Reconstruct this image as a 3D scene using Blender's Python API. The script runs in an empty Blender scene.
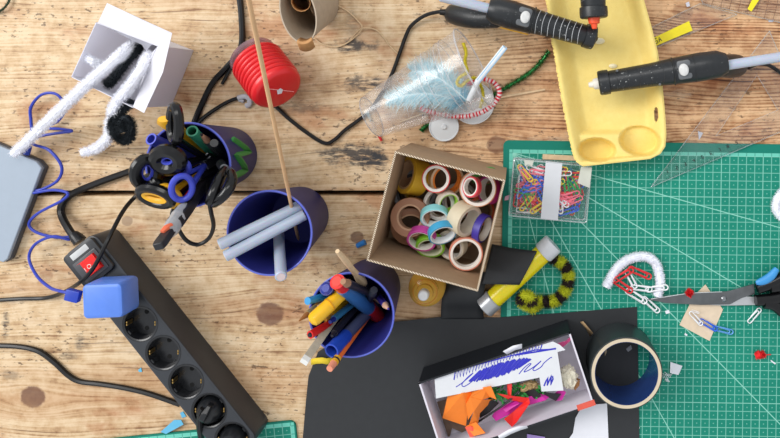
import bpy, bmesh, math, random
from mathutils import Vector, Matrix, Quaternion
C = bpy.context.scene.collection
PI = math.pi
V = Vector
R = random.Random(7)

# ------------------------------------------------------------------ camera model
HC, FP, NX, NY = 80.0, 665.6, 515.0, 90.0      # height over the table (cm), focal (px), foot of the camera in the frame
def W(px, py, z=0.0):
    """point of the place (cm) seen at a pixel of the photograph, at height z"""
    k = (HC - z) / FP
    return V(((px - NX) * k, -(py - NY) * k, z))
def PX(p):
    k = FP / (HC - p.z)
    return (NX + p.x * k, NY - p.y * k)
def S(z): return FP / (HC - z)                  # pixels per cm at height z

# ------------------------------------------------------------------ mesh builder (cm)
class MB:
    def __init__(s): s.v = []; s.f = []; s.m = []; s.mi = 0
    def vert(s, p): s.v.append(V(p)); return len(s.v) - 1
    def face(s, idx): s.f.append(tuple(idx)); s.m.append(s.mi)
    def poly(s, pts): s.face([s.vert(p) for p in pts])
    def ring(s, pts): return [s.vert(p) for p in pts]
    def bridge(s, a, b, closed=True):
        n = len(a)
        for i in range(n if closed else n - 1):
            j = (i + 1) % n
            s.face((a[i], a[j], b[j], b[i]))
    def tube(s, path, r, n=10, closed=False, cap=True, flat=1.0, flat_axis=None, up0=None):
        path = [V(p) for p in path]; L = len(path)
        rr = r if isinstance(r, (list, tuple)) else [r] * L
        T = []
        for i in range(L):
            if closed: t = path[(i + 1) % L] - path[i - 1]
            else: t = path[min(i + 1, L - 1)] - path[max(i - 1, 0)]
            T.append(t.normalized() if t.length > 1e-9 else V((0, 0, 1)))
        u = up0 if up0 is not None else (V((0, 0, 1)) if abs(T[0].z) < .9 else V((1, 0, 0)))
        u = (u - T[0] * u.dot(T[0])).normalized()
        rings = []
        for i in range(L):
            if i:
                q = T[i - 1].rotation_difference(T[i]); u = q @ u
                u = (u - T[i] * u.dot(T[i])).normalized()
            w = T[i].cross(u)
            rings.append(s.ring([path[i] + rr[i] * (u * math.cos(2*PI*k/n) * flat + w * math.sin(2*PI*k/n)) for k in range(n)]))
        for i in range(L - 1): s.bridge(rings[i], rings[i + 1])
        if closed: s.bridge(rings[-1], rings[0])
        elif cap:
            s.face(list(reversed(rings[0]))); s.face(rings[-1])
        return s
    def lathe(s, prof, n=40, M=None, closed=False):
        M = M or Matrix.Identity(4)
        prev = first = None
        for (r, z) in prof:
            if r < 1e-6: cur = [s.vert(M @ V((0, 0, z)))]
            else: cur = s.ring([M @ V((r*math.cos(2*PI*k/n), r*math.sin(2*PI*k/n), z)) for k in range(n)])
            if prev is not None: s._lb(prev, cur, n)
            else: first = cur
            prev = cur
        if closed: s._lb(prev, first, n)
        return s
    def _lb(s, a, b, n):
        for k in range(n):
            j = (k + 1) % n
            if len(a) == 1 and len(b) == 1: return
            if len(a) == 1: s.face((a[0], b[j], b[k]))
            elif len(b) == 1: s.face((a[k], a[j], b[0]))
            else: s.face((a[k], a[j], b[j], b[k]))
    def loft(s, loops, caps=True, closed=True):
        rs = [s.ring(l) for l in loops]
        for a, b in zip(rs, rs[1:]): s.bridge(a, b, closed)
        if caps: s.face(list(reversed(rs[0]))); s.face(rs[-1])
        return s
    def slab(s, top, th):
        """polygon of points with a thickness downwards"""
        top = [V(p) for p in top]
        return s.loft([[p - V((0, 0, th)) for p in top], top])
    def box(s, sx, sy, sz, M=None, z0=None):
        """z0: base height (default centred)"""
        M = M or Matrix.Identity(4)
        za = -sz/2 if z0 is None else z0
        sq = [(-sx/2, -sy/2), (sx/2, -sy/2), (sx/2, sy/2), (-sx/2, sy/2)]
        return s.loft([[M @ V((x, y, za)) for x, y in sq], [M @ V((x, y, za + sz)) for x, y in sq]])
    def rbox(s, sx, sy, sz, r, M=None, z0=0, e=.12, n=6):
        """box with rounded plan corners and softened top and bottom rims"""
        M = M or Matrix.Identity(4)
        def rr(ins):
            a, b, q = sx/2 - ins, sy/2 - ins, max(r - ins, .01)
            out = []
            for cx, cy, a0 in ((a-q, b-q, 0), (-a+q, b-q, PI/2), (-a+q, -b+q, PI), (a-q, -b+q, 1.5*PI)):
                for k in range(n + 1):
                    t = a0 + PI/2*k/n
                    out.append((cx + q*math.cos(t), cy + q*math.sin(t)))
            return out
        lo = []
        for ins, z in ((e, 0), (e*.3, e*.3), (0, e), (0, sz - e), (e*.3, sz - e*.3), (e, sz)):
            lo.append([M @ V((x, y, z0 + z)) for x, y in rr(ins)])
        return s.loft(lo)
    def grid(s, P):
        rows = [s.ring(r) for r in P]
        for a, b in zip(rows, rows[1:]): s.bridge(a, b, False)
        return s
    def fuzz(s, path, r0, ln, count, rnd, w=.03, lean=.5, mats=None, droop=0):
        """short fibres standing out of a core that follows path; mats(t) -> material index"""
        path = [V(p) for p in path]
        seg = [(path[i+1]-path[i]).length for i in range(len(path)-1)]
        tot = sum(seg)
        for _ in range(count):
            d = rnd.random()*tot; i = 0; t = d/tot
            while i < len(seg) - 1 and d > seg[i]: d -= seg[i]; i += 1
            T = (path[i+1]-path[i]).normalized(); p = path[i] + T*d
            a = V((rnd.gauss(0,1), rnd.gauss(0,1), rnd.gauss(0,1))); a = (a - T*a.dot(T)).normalized()
            tip = p + a*(r0 + ln*rnd.uniform(.6, 1.1)) + T*rnd.uniform(-lean, lean)*ln - V((0,0,droop*rnd.random()))
            b = a.cross(T)*w + T*rnd.uniform(-w, w)
            base = p + a*r0*.7
            if mats: s.mi = mats(t)
            s.poly([base - b, base + b, tip])
        return s

def spline(pts, n=8, closed=False):
    """Catmull-Rom through points"""
    pts = [V(p) for p in pts]; L = len(pts); out = []
    rng = range(L) if closed else range(L - 1)
    for i in rng:
        if closed: p0, p1, p2, p3 = pts[i-1], pts[i], pts[(i+1) % L], pts[(i+2) % L]
        else: p0, p1, p2, p3 = pts[max(i-1, 0)], pts[i], pts[i+1], pts[min(i+2, L-1)]
        for k in range(n):
            t = k/n
            out.append(.5*((2*p1) + (p2-p0)*t + (2*p0-5*p1+4*p2-p3)*t*t + (3*p1-p0-3*p2+p3)*t*t*t))
    if not closed: out.append(pts[-1])
    return out
def frame(o, x, z):
    """matrix with origin o, local x along x, local z near z"""
    x = V(x).normalized(); z = V(z); z = (z - x*z.dot(x)).normalized(); y = z.cross(x)
    M = Matrix((x, y, z)).transposed().to_4x4(); M.translation = V(o); return M
def frame_z(o, z, x=(1, 0, 0)):
    z = V(z).normalized(); x = V(x)
    if abs(x.normalized().dot(z)) > .95: x = V((0, 1, 0))
    x = (x - z*x.dot(z)).normalized(); y = z.cross(x)
    M = Matrix((x, y, z)).transposed().to_4x4(); M.translation = V(o); return M

# ------------------------------------------------------------------ objects
MW = {}
def props(o, label, cat, group=None, kind=None):
    if label: o['label'] = label
    if cat: o['category'] = cat
    if group: o['group'] = group
    if kind: o['kind'] = kind
def thing(name, label, cat, M=None, group=None):
    if M is None: M = Matrix.Identity(4)
    elif isinstance(M, Vector): M = Matrix.Translation(M)
    o = bpy.data.objects.new(name, None); C.objects.link(o)
    o.empty_display_size = .01
    MW[o.name] = M.copy()
    m = M.copy(); m.translation = m.translation*.01
    o.matrix_world = m
    props(o, label, cat, group); return o
def obj(name, mb, mats, parent=None, label=None, cat=None, group=None, kind=None, smooth=35, local=False, at=None, merge=True):
    """mb in place coordinates (cm) unless local; becomes ONE mesh object under parent"""
    if parent is not None:
        M = MW[parent.name]
        inv = Matrix.Identity(4) if local else M.inverted()
        mine = M
    else:
        if at is None:
            xs = [v.x for v in mb.v]; ys = [v.y for v in mb.v]; zs = [v.z for v in mb.v]
            at = V(((min(xs)+max(xs))/2, (min(ys)+max(ys))/2, min(zs)))
        mine = at if isinstance(at, Matrix) else Matrix.Translation(at)
        inv = Matrix.Identity(4) if local else mine.inverted()
    me = bpy.data.meshes.new(name)
    me.from_pydata([tuple((inv @ v)*.01) for v in mb.v], [], mb.f)
    for m in (mats if isinstance(mats, (list, tuple)) else [mats]): me.materials.append(m)
    me.polygons.foreach_set('material_index', mb.m)
    if smooth is not None:
        bm = bmesh.new(); bm.from_mesh(me)
        bmesh.ops.recalc_face_normals(bm, faces=bm.faces); bm.to_mesh(me); bm.free()
        me.polygons.foreach_set('use_smooth', [True]*len(me.polygons))
        me.set_sharp_from_angle(angle=math.radians(smooth))
    me.update()
    o = bpy.data.objects.new(name, me); C.objects.link(o)
    MW[o.name] = mine.copy()
    if parent is not None: o.parent = parent
    else:
        m = mine.copy(); m.translation = m.translation*.01; o.matrix_world = m
    props(o, label, cat, group, kind)
    return o
def solid(o, th, off=-1):
    m = o.modifiers.new('thickness', 'SOLIDIFY'); m.thickness = th*.01; m.offset = off; return o
def bevel(o, w, seg=2):
    m = o.modifiers.new('edge', 'BEVEL'); m.width = w*.01; m.segments = seg; m.limit_method = 'ANGLE'; return o
def dup(root, M, label=None, group=None):
    """copy of a thing with copies of its parts and sub-parts"""
    r = root.copy(); C.objects.link(r); MW[r.name] = M.copy()
    m = M.copy(); m.translation = m.translation*.01; r.matrix_world = m
    if label: r['label'] = label
    if group: r['group'] = group
    for ch in [o for o in list(bpy.data.objects) if o.parent == root]:
        c = ch.copy(); C.objects.link(c); c.parent = r
        for g in [o for o in list(bpy.data.objects) if o.parent == ch]:
            d = g.copy(); C.objects.link(d); d.parent = c
    return r

# ------------------------------------------------------------------ materials
def lin(c):
    out = []
    for x in c:
        x /= 255.0
        out.append(x/12.92 if x <= .04045 else ((x+.055)/1.055)**2.4)
    return tuple(out)
class NT:
    def __init__(s, name):
        s.mat = bpy.data.materials.new(name); s.mat.use_nodes = True
        s.t = s.mat.node_tree; s.t.nodes.clear()
        s.out = s.n('ShaderNodeOutputMaterial')
        s.co = s.n('ShaderNodeTexCoord').outputs['Object']
    def n(s, ty, **kw):
        x = s.t.nodes.new(ty)
        for k, v in kw.items(): setattr(x, k, v)
        return x
    def put(s, sock, v):
        if hasattr(v, 'is_linked') or isinstance(v, bpy.types.NodeSocket): s.t.links.new(v, sock)
        else:
            if isinstance(v, tuple) and len(v) == 3 and sock.type == 'RGBA': v = v + (1,)
            sock.default_value = v
    def math(s, op, a, b=0.0, c=None, clamp=False):
        x = s.n('ShaderNodeMath', operation=op, use_clamp=clamp)
        s.put(x.inputs[0], a); s.put(x.inputs[1], b)
        if c is not None: s.put(x.inputs[2], c)
        return x.outputs[0]
    def mix(s, f, a, b, blend='MIX'):
        x = s.n('ShaderNodeMix', data_type='RGBA', blend_type=blend)
        s.put(x.inputs[0], f); s.put(x.inputs[6], a); s.put(x.inputs[7], b)
        return x.outputs[2]
    def noise(s, vec, scale, detail=3, rough=.5, dist=0):
        x = s.n('ShaderNodeTexNoise'); s.put(x.inputs['Vector'], vec)
        x.inputs['Scale'].default_value = scale; x.inputs['Detail'].default_value = detail
        x.inputs['Roughness'].default_value = rough; x.inputs['Distortion'].default_value = dist
        return x.outputs[0]
    def step(s, v, a, b):
        x = s.n('ShaderNodeMapRange', interpolation_type='SMOOTHSTEP'); s.put(x.inputs[0], v)
        s.put(x.inputs[1], a); s.put(x.inputs[2], b)
        return x.outputs[0]
    def ramp(s, f, stops):
        x = s.n('ShaderNodeValToRGB'); s.put(x.inputs[0], f); e = x.color_ramp.elements
        while len(e) < len(stops): e.new(.5)
        for el, (p, c) in zip(e, stops): el.position = p; el.color = c + (1,)
        return x.outputs[0]
    def sep(s, v):
        x = s.n('ShaderNodeSeparateXYZ'); s.put(x.inputs[0], v); return x.outputs
    def comb(s, a, b, c=0.0):
        x = s.n('ShaderNodeCombineXYZ')
        for i, q in enumerate((a, b, c)): s.put(x.inputs[i], q)
        return x.outputs[0]
    def bsdf(s, color, rough=.5, metal=0, spec=.5, normal=None, **kw):
        b = s.n('ShaderNodeBsdfPrincipled')
        s.put(b.inputs['Base Color'], color); s.put(b.inputs['Roughness'], rough); s.put(b.inputs['Metallic'], metal)
        s.put(b.inputs['Specular IOR Level'], spec)
        for k, v in kw.items(): s.put(b.inputs[k.replace('_', ' ')], v)
        if normal is not None: s.t.links.new(normal, b.inputs['Normal'])
        return b.outputs[0]
    def bump(s, h, strength=.2, dist=.001):
        x = s.n('ShaderNodeBump'); s.put(x.inputs['Height'], h)
        x.inputs['Strength'].default_value = strength; x.inputs['Distance'].default_value = dist
        return x.outputs[0]
    def done(s, sh): s.t.links.new(sh, s.out.inputs['Surface']); return s.mat
MATS = {}
def mat(name, rgb, rough=.5, metal=0, spec=.5, var=.08, scale=120, bump=0, bscale=900, **kw):
    """plain material whose colour wanders a little"""
    if name in MATS: return MATS[name]
    t = NT(name); c = lin(rgb)
    f = t.noise(t.co, scale, 3)
    col = t.mix(f, tuple(x*(1-var*1.6) for x in c), tuple(min(1, x*(1+var*1.2)) for x in c))
    nm = t.bump(t.noise(t.co, bscale, 2), bump) if bump else None
    MATS[name] = t.done(t.bsdf(col, rough, metal, spec, nm, **kw))
    return MATS[name]
def clear(name, tint=(235, 240, 242), rough=.08, gloss=.12, haze=.0, hz=(225, 230, 235), fr=.35):
    """thin clear plastic: mostly see-through, glossy at grazing angles, a little milky"""
    if name in MATS: return MATS[name]
    t = NT(name)
    tr = t.n('ShaderNodeBsdfTransparent'); tr.inputs[0].default_value = lin(tint) + (1,)
    gl = t.n('ShaderNodeBsdfGlossy'); gl.inputs['Roughness'].default_value = rough; gl.inputs['Color'].default_value = (1, 1, 1, 1)
    df = t.n('ShaderNodeBsdfDiffuse'); df.inputs[0].default_value = lin(hz) + (1,)
    lw = t.n('ShaderNodeLayerWeight'); lw.inputs[0].default_value = .25
    f = t.math('MULTIPLY_ADD', lw.outputs['Fresnel'], fr, gloss*.15)
    m0 = t.n('ShaderNodeMixShader')
    hf = t.math('MULTIPLY', t.noise(t.co, 60, 3), haze*2)
    t.put(m0.inputs[0], hf); t.t.links.new(tr.outputs[0], m0.inputs[1]); t.t.links.new(df.outputs[0], m0.inputs[2])
    m = t.n('ShaderNodeMixShader'); t.put(m.inputs[0], f)
    t.t.links.new(m0.outputs[0], m.inputs[1]); t.t.links.new(gl.outputs[0], m.inputs[2])
    MATS[name] = t.done(m.outputs[0]); return MATS[name]

BLACKP = mat('black_plastic', (20, 21, 24), .32, var=.2, spec=.35)
BLACKM = mat('black_rubber', (13, 13, 15), .38, var=.2, spec=.4)
STEEL = mat('brushed_steel', (150, 152, 155), .35, metal=1, scale=300)
WHITEP = mat('white_plastic', (228, 230, 232), .35)
PAPER = mat('white_paper', (226, 227, 234), .8, var=.03)
# ------------------------------------------------------------------ wooden table
def wood_material(name, knots, smudges, seams, seed):
    t = NT(name)
    x, y, z = t.sep(t.co)
    # the grain bends round the knots
    yy = y
    for (kx, ky, r, dark) in knots:
        dx = t.math('DIVIDE', t.math('SUBTRACT', x, kx), r*3.2)
        dy = t.math('DIVIDE', t.math('SUBTRACT', y, ky), r*1.6)
        g = t.math('EXPONENT', t.math('MULTIPLY', t.math('ADD', t.math('MULTIPLY', dx, dx), t.math('MULTIPLY', dy, dy)), -1.0))
        yy = t.math('ADD', yy, t.math('MULTIPLY', t.math('MULTIPLY', g, dy), -r*1.1))
    wob = t.noise(t.comb(t.math('MULTIPLY', x, 2.2), t.math('MULTIPLY', y, 9.0), seed), 1.0, 2, .4)
    wob2 = t.noise(t.comb(t.math('MULTIPLY', x, 9.0), t.math('MULTIPLY', y, 30.0), seed), 1.0, 2, .5)
    y2 = t.math('MULTIPLY_ADD', t.math('SUBTRACT', wob, .5), .075, yy)
    y2 = t.math('MULTIPLY_ADD', t.math('SUBTRACT', wob2, .5), .0045, y2)
    ph = t.math('MULTIPLY', y2, 2*PI/.0042)
    ring = t.math('POWER', t.math('MULTIPLY_ADD', t.math('SINE', ph), .5, .5), 2.2)
    amp = t.noise(t.comb(t.math('MULTIPLY', x, 3.0), t.math('MULTIPLY', y2, 45.0), seed + 11), 1.0, 3, .6)
    ring = t.math('MULTIPLY', ring, t.step(amp, .3, .7))
    fine = t.noise(t.comb(t.math('MULTIPLY', x, 6.0), t.math('MULTIPLY', y2, 170.0), seed), 1.0, 4, .6)
    fib = t.noise(t.comb(t.math('MULTIPLY', x, 16.0), t.math('MULTIPLY', y2, 700.0), seed), 1.0, 3, .6)
    mott = t.noise(t.co, 55, 6, .68)
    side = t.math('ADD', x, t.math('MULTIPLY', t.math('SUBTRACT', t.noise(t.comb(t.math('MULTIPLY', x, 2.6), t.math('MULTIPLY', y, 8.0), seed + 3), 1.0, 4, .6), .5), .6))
    var = t.step(side, -.16, .16)                       # paler towards the left, browner with stronger rings towards the right
    f = t.math('ADD', t.math('MULTIPLY', fine, .30), t.math('MULTIPLY', fib, .30))
    f = t.math('ADD', f, t.math('MULTIPLY', mott, .48))
    fp = t.math('SUBTRACT', f, t.math('MULTIPLY', ring, .09))
    fb = t.math('SUBTRACT', f, t.math('MULTIPLY', ring, .22))
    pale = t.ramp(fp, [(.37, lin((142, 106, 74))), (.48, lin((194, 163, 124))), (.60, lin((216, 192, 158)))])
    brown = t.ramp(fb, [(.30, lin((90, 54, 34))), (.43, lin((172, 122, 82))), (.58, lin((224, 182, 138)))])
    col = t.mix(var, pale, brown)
    band = t.noise(t.comb(t.math('MULTIPLY', x, 1.6), t.math('MULTIPLY', y, 22.0), seed + 9), 1.0, 3)
    col = t.mix(t.math('MULTIPLY', t.step(band, .48, .72), .4), col, lin((206, 156, 112)), 'MULTIPLY')
    stain = t.noise(t.comb(t.math('MULTIPLY', x, 9.0), t.math('MULTIPLY', y, 16.0), seed + 13), 1.0, 5, .62)
    col = t.mix(t.math('MULTIPLY', t.step(stain, .54, .68), .55), col, lin((206, 148, 104)), 'MULTIPLY')
    # pale scuffed patches, dirt specks and dark dents
    sc = t.noise(t.comb(t.math('MULTIPLY', x, 12.0), t.math('MULTIPLY', y, 30.0), seed + 5), 1.0, 6, .7)
    col = t.mix(t.math('MULTIPLY', t.step(sc, .56, .72), .45), col, lin((226, 206, 178)))
    d1 = t.noise(t.comb(t.math('MULTIPLY', x, 120.0), t.math('MULTIPLY', y, 260.0), seed + 1), 1.0, 3, .6)
    d2 = t.noise(t.comb(t.math('MULTIPLY', x, 9.0), t.math('MULTIPLY', y, 12.0), seed + 2), 1.0, 3, .6)
    dirt = t.math('MULTIPLY', t.step(d1, .59, .67), t.step(d2, .44, .58))
    col = t.mix(t.math('MULTIPLY', dirt, .75), col, lin((70, 48, 34)))
    crack = t.noise(t.comb(t.math('MULTIPLY', x, 7.0), t.math('MULTIPLY', y2, 330.0), seed + 6), 1.0, 2, .5)
    col = t.mix(t.math('MULTIPLY', t.step(crack, .68, .74), .55), col, lin((84, 52, 32)))
    def blob(cx, cy, rx, ry, edge, sc_):
        dx = t.math('DIVIDE', t.math('SUBTRACT', x, cx), rx); dy = t.math('DIVIDE', t.math('SUBTRACT', y, cy), ry)
        d = t.math('SQRT', t.math('ADD', t.math('MULTIPLY', dx, dx), t.math('MULTIPLY', dy, dy)))
        return t.math('ADD', d, t.math('MULTIPLY', t.math('SUBTRACT', t.noise(t.co, sc_, 5, .65), .5), edge))
    for (kx, ky, r, dark) in knots:
        b = blob(kx, ky, r*1.15, r, .5, 120)
        ringk = t.math('MULTIPLY_ADD', t.math('ADD', fine, mott), .95, -.05, True)
        col = t.mix(t.math('MULTIPLY', t.math('SUBTRACT', 1.0, t.step(b, .85, 1.1)), t.math('MULTIPLY', ringk, dark)), col, lin((98, 60, 46)))
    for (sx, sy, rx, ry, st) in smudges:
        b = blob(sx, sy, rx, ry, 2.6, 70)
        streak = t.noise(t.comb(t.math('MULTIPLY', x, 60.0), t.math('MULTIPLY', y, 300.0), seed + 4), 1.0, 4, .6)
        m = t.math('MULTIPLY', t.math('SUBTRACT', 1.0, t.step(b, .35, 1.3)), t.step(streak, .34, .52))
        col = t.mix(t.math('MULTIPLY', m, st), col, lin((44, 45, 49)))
    for sy in seams:                                   # glued joints
        d = t.math('ABSOLUTE', t.math('SUBTRACT', y, sy))
        col = t.mix(t.math('MULTIPLY', t.math('SUBTRACT', 1.0, t.step(d, .0002, .0007)), .5), col, lin((90, 58, 36)))
    nm = t.bump(t.math('ADD', fine, t.math('MULTIPLY', fib, .5)), .25, .0012)
    return t.done(t.bsdf(col, t.math('MULTIPLY_ADD', fine, .25, .45), 0, .35, nm))
def m2(px, py): p = W(px, py); return p.x*.01, p.y*.01
def kn(px, py, rpx, dark): a = m2(px, py); return (a[0], a[1], rpx/832.0, dark)
def sm(px, py, rx, ry, st): a = m2(px, py); return (a[0], a[1], rx/832.0, ry/832.0, st)
table = thing('wooden_table', 'worn wooden table of broad pale boards under all the craft things', 'table', V((0, 0, 0)))
ymid0, ymid1 = W(0, 190.8).y, W(0, 195.6).y
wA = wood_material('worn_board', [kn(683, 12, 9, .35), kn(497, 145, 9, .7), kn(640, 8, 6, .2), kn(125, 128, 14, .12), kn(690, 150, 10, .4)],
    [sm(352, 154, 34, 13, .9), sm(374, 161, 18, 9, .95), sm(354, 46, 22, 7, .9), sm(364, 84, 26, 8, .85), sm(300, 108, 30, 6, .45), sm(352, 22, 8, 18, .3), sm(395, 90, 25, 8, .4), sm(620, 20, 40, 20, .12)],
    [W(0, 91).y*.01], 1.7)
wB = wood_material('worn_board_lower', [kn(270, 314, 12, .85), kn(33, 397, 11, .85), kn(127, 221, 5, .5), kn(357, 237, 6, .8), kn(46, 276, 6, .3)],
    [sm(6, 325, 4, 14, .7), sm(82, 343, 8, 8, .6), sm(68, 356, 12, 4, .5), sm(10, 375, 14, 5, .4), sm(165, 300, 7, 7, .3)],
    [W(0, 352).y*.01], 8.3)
def plank(y0, y1, m):
    b = MB(); b.box(170, abs(y1-y0), 3.0, Matrix.Translation((0, (y0+y1)/2, 0)), z0=-3.0)
    o = obj('plank', b, m, table); bevel(o, .12, 3); return o
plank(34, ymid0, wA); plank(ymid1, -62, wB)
b = MB(); b.box(168, 7, 2.5, Matrix.Translation((0, (ymid0+ymid1)/2, 0)), z0=-5.6)
obj('batten', b, mat('dark_underframe', (40, 30, 24), .8, bump=.3), table)

# ------------------------------------------------------------------ cutting mats
def mat_material(name, ang=True):
    t = NT(name); x, y, z = t.sep(t.co)
    X = t.math('MULTIPLY', x, 100.0 if ang else -100.0); Y = t.math('MULTIPLY', y, -101.5)        # cm from the grid corner, to the right and down
    base = t.mix(t.noise(t.co, 14, 4), lin((12, 120, 100)), lin((24, 136, 114)))
    scuff = t.noise(t.comb(t.math('MULTIPLY', x, 25.0), t.math('MULTIPLY', y, 40.0)), 1.0, 6, .7)
    base = t.mix(t.math('MULTIPLY', t.step(scuff, .6, .75), .35), base, lin((14, 104, 92)))
    line = lin((150, 214, 196))
    def lines(v, period, wd):
        f = t.math('FRACT', t.math('ADD', t.math('DIVIDE', v, period), .5))
        d = t.math('MULTIPLY', t.math('ABSOLUTE', t.math('SUBTRACT', f, .5)), period)
        return t.math('SUBTRACT', 1.0, t.step(d, wd*.5, wd*1.2))
    inside = t.math('MULTIPLY', t.math('GREATER_THAN', X, -.05), t.math('GREATER_THAN', Y, -.05))
    g1 = t.math('MAXIMUM', lines(X, 1.0, .05), lines(Y, 1.0, .05))
    g5 = t.math('MAXIMUM', lines(X, 5.0, .055), lines(Y, 5.0, .055))
    fx = t.math('SUBTRACT', t.math('FRACT', X), .5); fy = t.math('SUBTRACT', t.math('FRACT', Y), .5)
    dot = t.math('LESS_THAN', t.math('ADD', t.math('MULTIPLY', fx, fx), t.math('MULTIPLY', fy, fy)), .006)
    g = t.math('MAXIMUM', t.math('MULTIPLY', g1, .58), t.math('MULTIPLY', g5, .72))
    g = t.math('MAXIMUM', g, t.math('MULTIPLY', dot, .45))
    if ang:
        for a in (15, 30, 45, 60, 75):
            d = t.math('ABSOLUTE', t.math('SUBTRACT', t.math('MULTIPLY', X, math.sin(math.radians(a))), t.math('MULTIPLY', Y, math.cos(math.radians(a)))))
            g = t.math('MAXIMUM', g, t.math('MULTIPLY', t.math('SUBTRACT', 1.0, t.step(d, .03, .075)), .85))
    col = t.mix(t.math('MULTIPLY', g, inside), base, line)
    # ruler band along the edges with its tick numbers
    bx = t.math('MULTIPLY', t.math('MULTIPLY', t.math('GREATER_THAN', X, -.42), t.math('LESS_THAN', X, 0)), t.math('GREATER_THAN', Y, -.42))
    by = t.math('MULTIPLY', t.math('MULTIPLY', t.math('GREATER_THAN', Y, -.42), t.math('LESS_THAN', Y, 0)), t.math('GREATER_THAN', X, -.42))
    band = t.math('MAXIMUM', bx, by)
    tick = t.math('MAXIMUM', t.math('MULTIPLY', by, lines(X, 1.0, .06)), t.math('MULTIPLY', bx, lines(Y, 1.0, .06)))
    bc = t.mix(t.math('MULTIPLY', tick, .55), lin((112, 202, 182)), lin((20, 100, 88)))
    col = t.mix(t.math('MULTIPLY', band, .85), col, bc)
    dk = t.math('MULTIPLY', t.math('SUBTRACT', 1.0, t.math('MAXIMUM', inside, band)), .55)
    col = t.mix(dk, col, lin((10, 112, 98)))
    sp = t.noise(t.co, 520, 2); col = t.mix(t.math('MULTIPLY', t.step(sp, .72, .76), .5), col, lin((12, 70, 64)))
    return t.done(t.bsdf(col, .62, 0, .25, t.bump(t.noise(t.co, 1500, 2), .08)))
MZ = .3
gc = W(512.8, 152.9, MZ)
def cutting_mat(label, M, x0, x1, y0, y1, ang):
    lo = []
    r = .7
    def out(ins):
        pts = []
        for cx, cy, a0 in ((x1-r, y1-r, 0), (x0+r, y1-r, PI/2), (x0+r, y0+r, PI), (x1-r, y0+r, 1.5*PI)):
            for k in range(7):
                t_ = a0+PI/2*k/6; pts.append((cx+(r-ins)*math.cos(t_), cy+(r-ins)*math.sin(t_)))
        return pts
    b = MB(); b.loft([[V((x, y, -.29)) for x, y in out(.0)], [V((x, y, -.03)) for x, y in out(0)], [V((x, y, 0)) for x, y in out(.03)]])
    return obj('cutting_mat', b, mat_material('mat_green' if ang else 'mat_green_corner', ang), None, label, 'cutting mat', local=True, at=M)
cutting_mat('large green cutting mat with white centimetre grid, lying under the scissors', Matrix.Translation(gc) @ Matrix.Rotation(-.0150, 4, 'Z'), -1.15, 45.2, -45, 1.5, True)
c2 = W(290.5, 426, MZ)
cutting_mat('dark green cutting mat whose corner shows under the power strip', Matrix.Translation(c2) @ Matrix.Rotation(.10, 4, 'Z'), -30, .6, -20, .6, False)

# ------------------------------------------------------------------ black card sheets
BCARD = mat('black_card', (36, 38, 41), .6, var=.12, bump=.05)
pz = .42
b = MB(); b.slab([W(x, y, pz) for x, y in [(300, 470), (306, 400), (308.5, 376), (318, 352), (345, 335), (394, 322), (440, 317), (497, 317.5), (560, 313), (637, 307), (638.5, 384), (640, 470)]], .06)
o = obj('black_card_sheet', b, BCARD, None, 'large sheet of black card under the open shoebox', 'card')
# strip that comes from under the carton, dips and lies over the glue tube
def strip_sheet(rows, n):
    g = []
    for a, c in rows: g.append([a.lerp(c, k/n) for k in range(n+1)])
    return g
# ------------------------------------------------------------------ power strip
strip_top = 4.0
M0 = frame(W(83.5, 253, strip_top) - V((0, 0, strip_top)), (W(232, 428, 0) - W(84, 242, 0)), (0, 0, 1))     # x along, z up, on the table
ps = thing('power_strip', 'black power strip with red switch and a row of round sockets', 'power strip', M0)
LST, WST = 30.4, 4.7
def hull(w, z0, z1, L0, L1, r, e, n=6):
    out = []
    def loop(ins, z):
        a0, a1, hw, q = L0+ins, L1-ins, w/2-ins, max(r-ins, .05)
        pts = []
        for cx, cy, t0 in ((a1-q, hw-q, 0), (a0+q, hw-q, PI/2), (a0+q, -hw+q, PI), (a1-q, -hw+q, 1.5*PI)):
            for k in range(n+1):
                t = t0+PI/2*k/n; pts.append(V((cx+q*math.cos(t), cy+q*math.sin(t), z)))
        return pts
    return [loop(0, z0), loop(0, z1-e), loop(e*.3, z1-e*.3), loop(e, z1)]
b = MB(); b.loft(hull(WST, 0, strip_top, -1.15, LST - 1.3, 1.0, .22))
shell = obj('housing', b, mat('strip_black', (48, 51, 56), .38, var=.1), ps, local=True)
SX = [6.15 + 4.22*i for i in range(6)]
def cut(o, cutters):
    for cb in cutters:
        co_ = obj('cutter', cb, BLACKP, None, local=True, at=M0); co_.parent = None
        md = o.modifiers.new('hole', 'BOOLEAN'); md.object = co_; md.operation = 'DIFFERENCE'; md.solver = 'EXACT'
    bpy.context.view_layer.update()
    dg = bpy.context.evaluated_depsgraph_get()
    me = bpy.data.meshes.new_from_object(o.evaluated_get(dg))
    cs = [m.object for m in o.modifiers]; o.modifiers.clear(); o.data = me
    for c_ in cs: bpy.data.objects.remove(c_)
cs = []
for sx in SX:
    q = MB(); q.lathe([(0, strip_top-1.5), (1.93, strip_top-1.5), (1.93, strip_top+1), (0, strip_top+1)], 40, Matrix.Translation((sx, 0, 0))); cs.append(q)
cut(shell, cs)
shell.data.set_sharp_from_angle(angle=math.radians(30))
sock_m = mat('socket_black', (30, 31, 34), .25, var=.2); brass = mat('brass_contact', (196, 160, 96), .3, metal=1)
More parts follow.
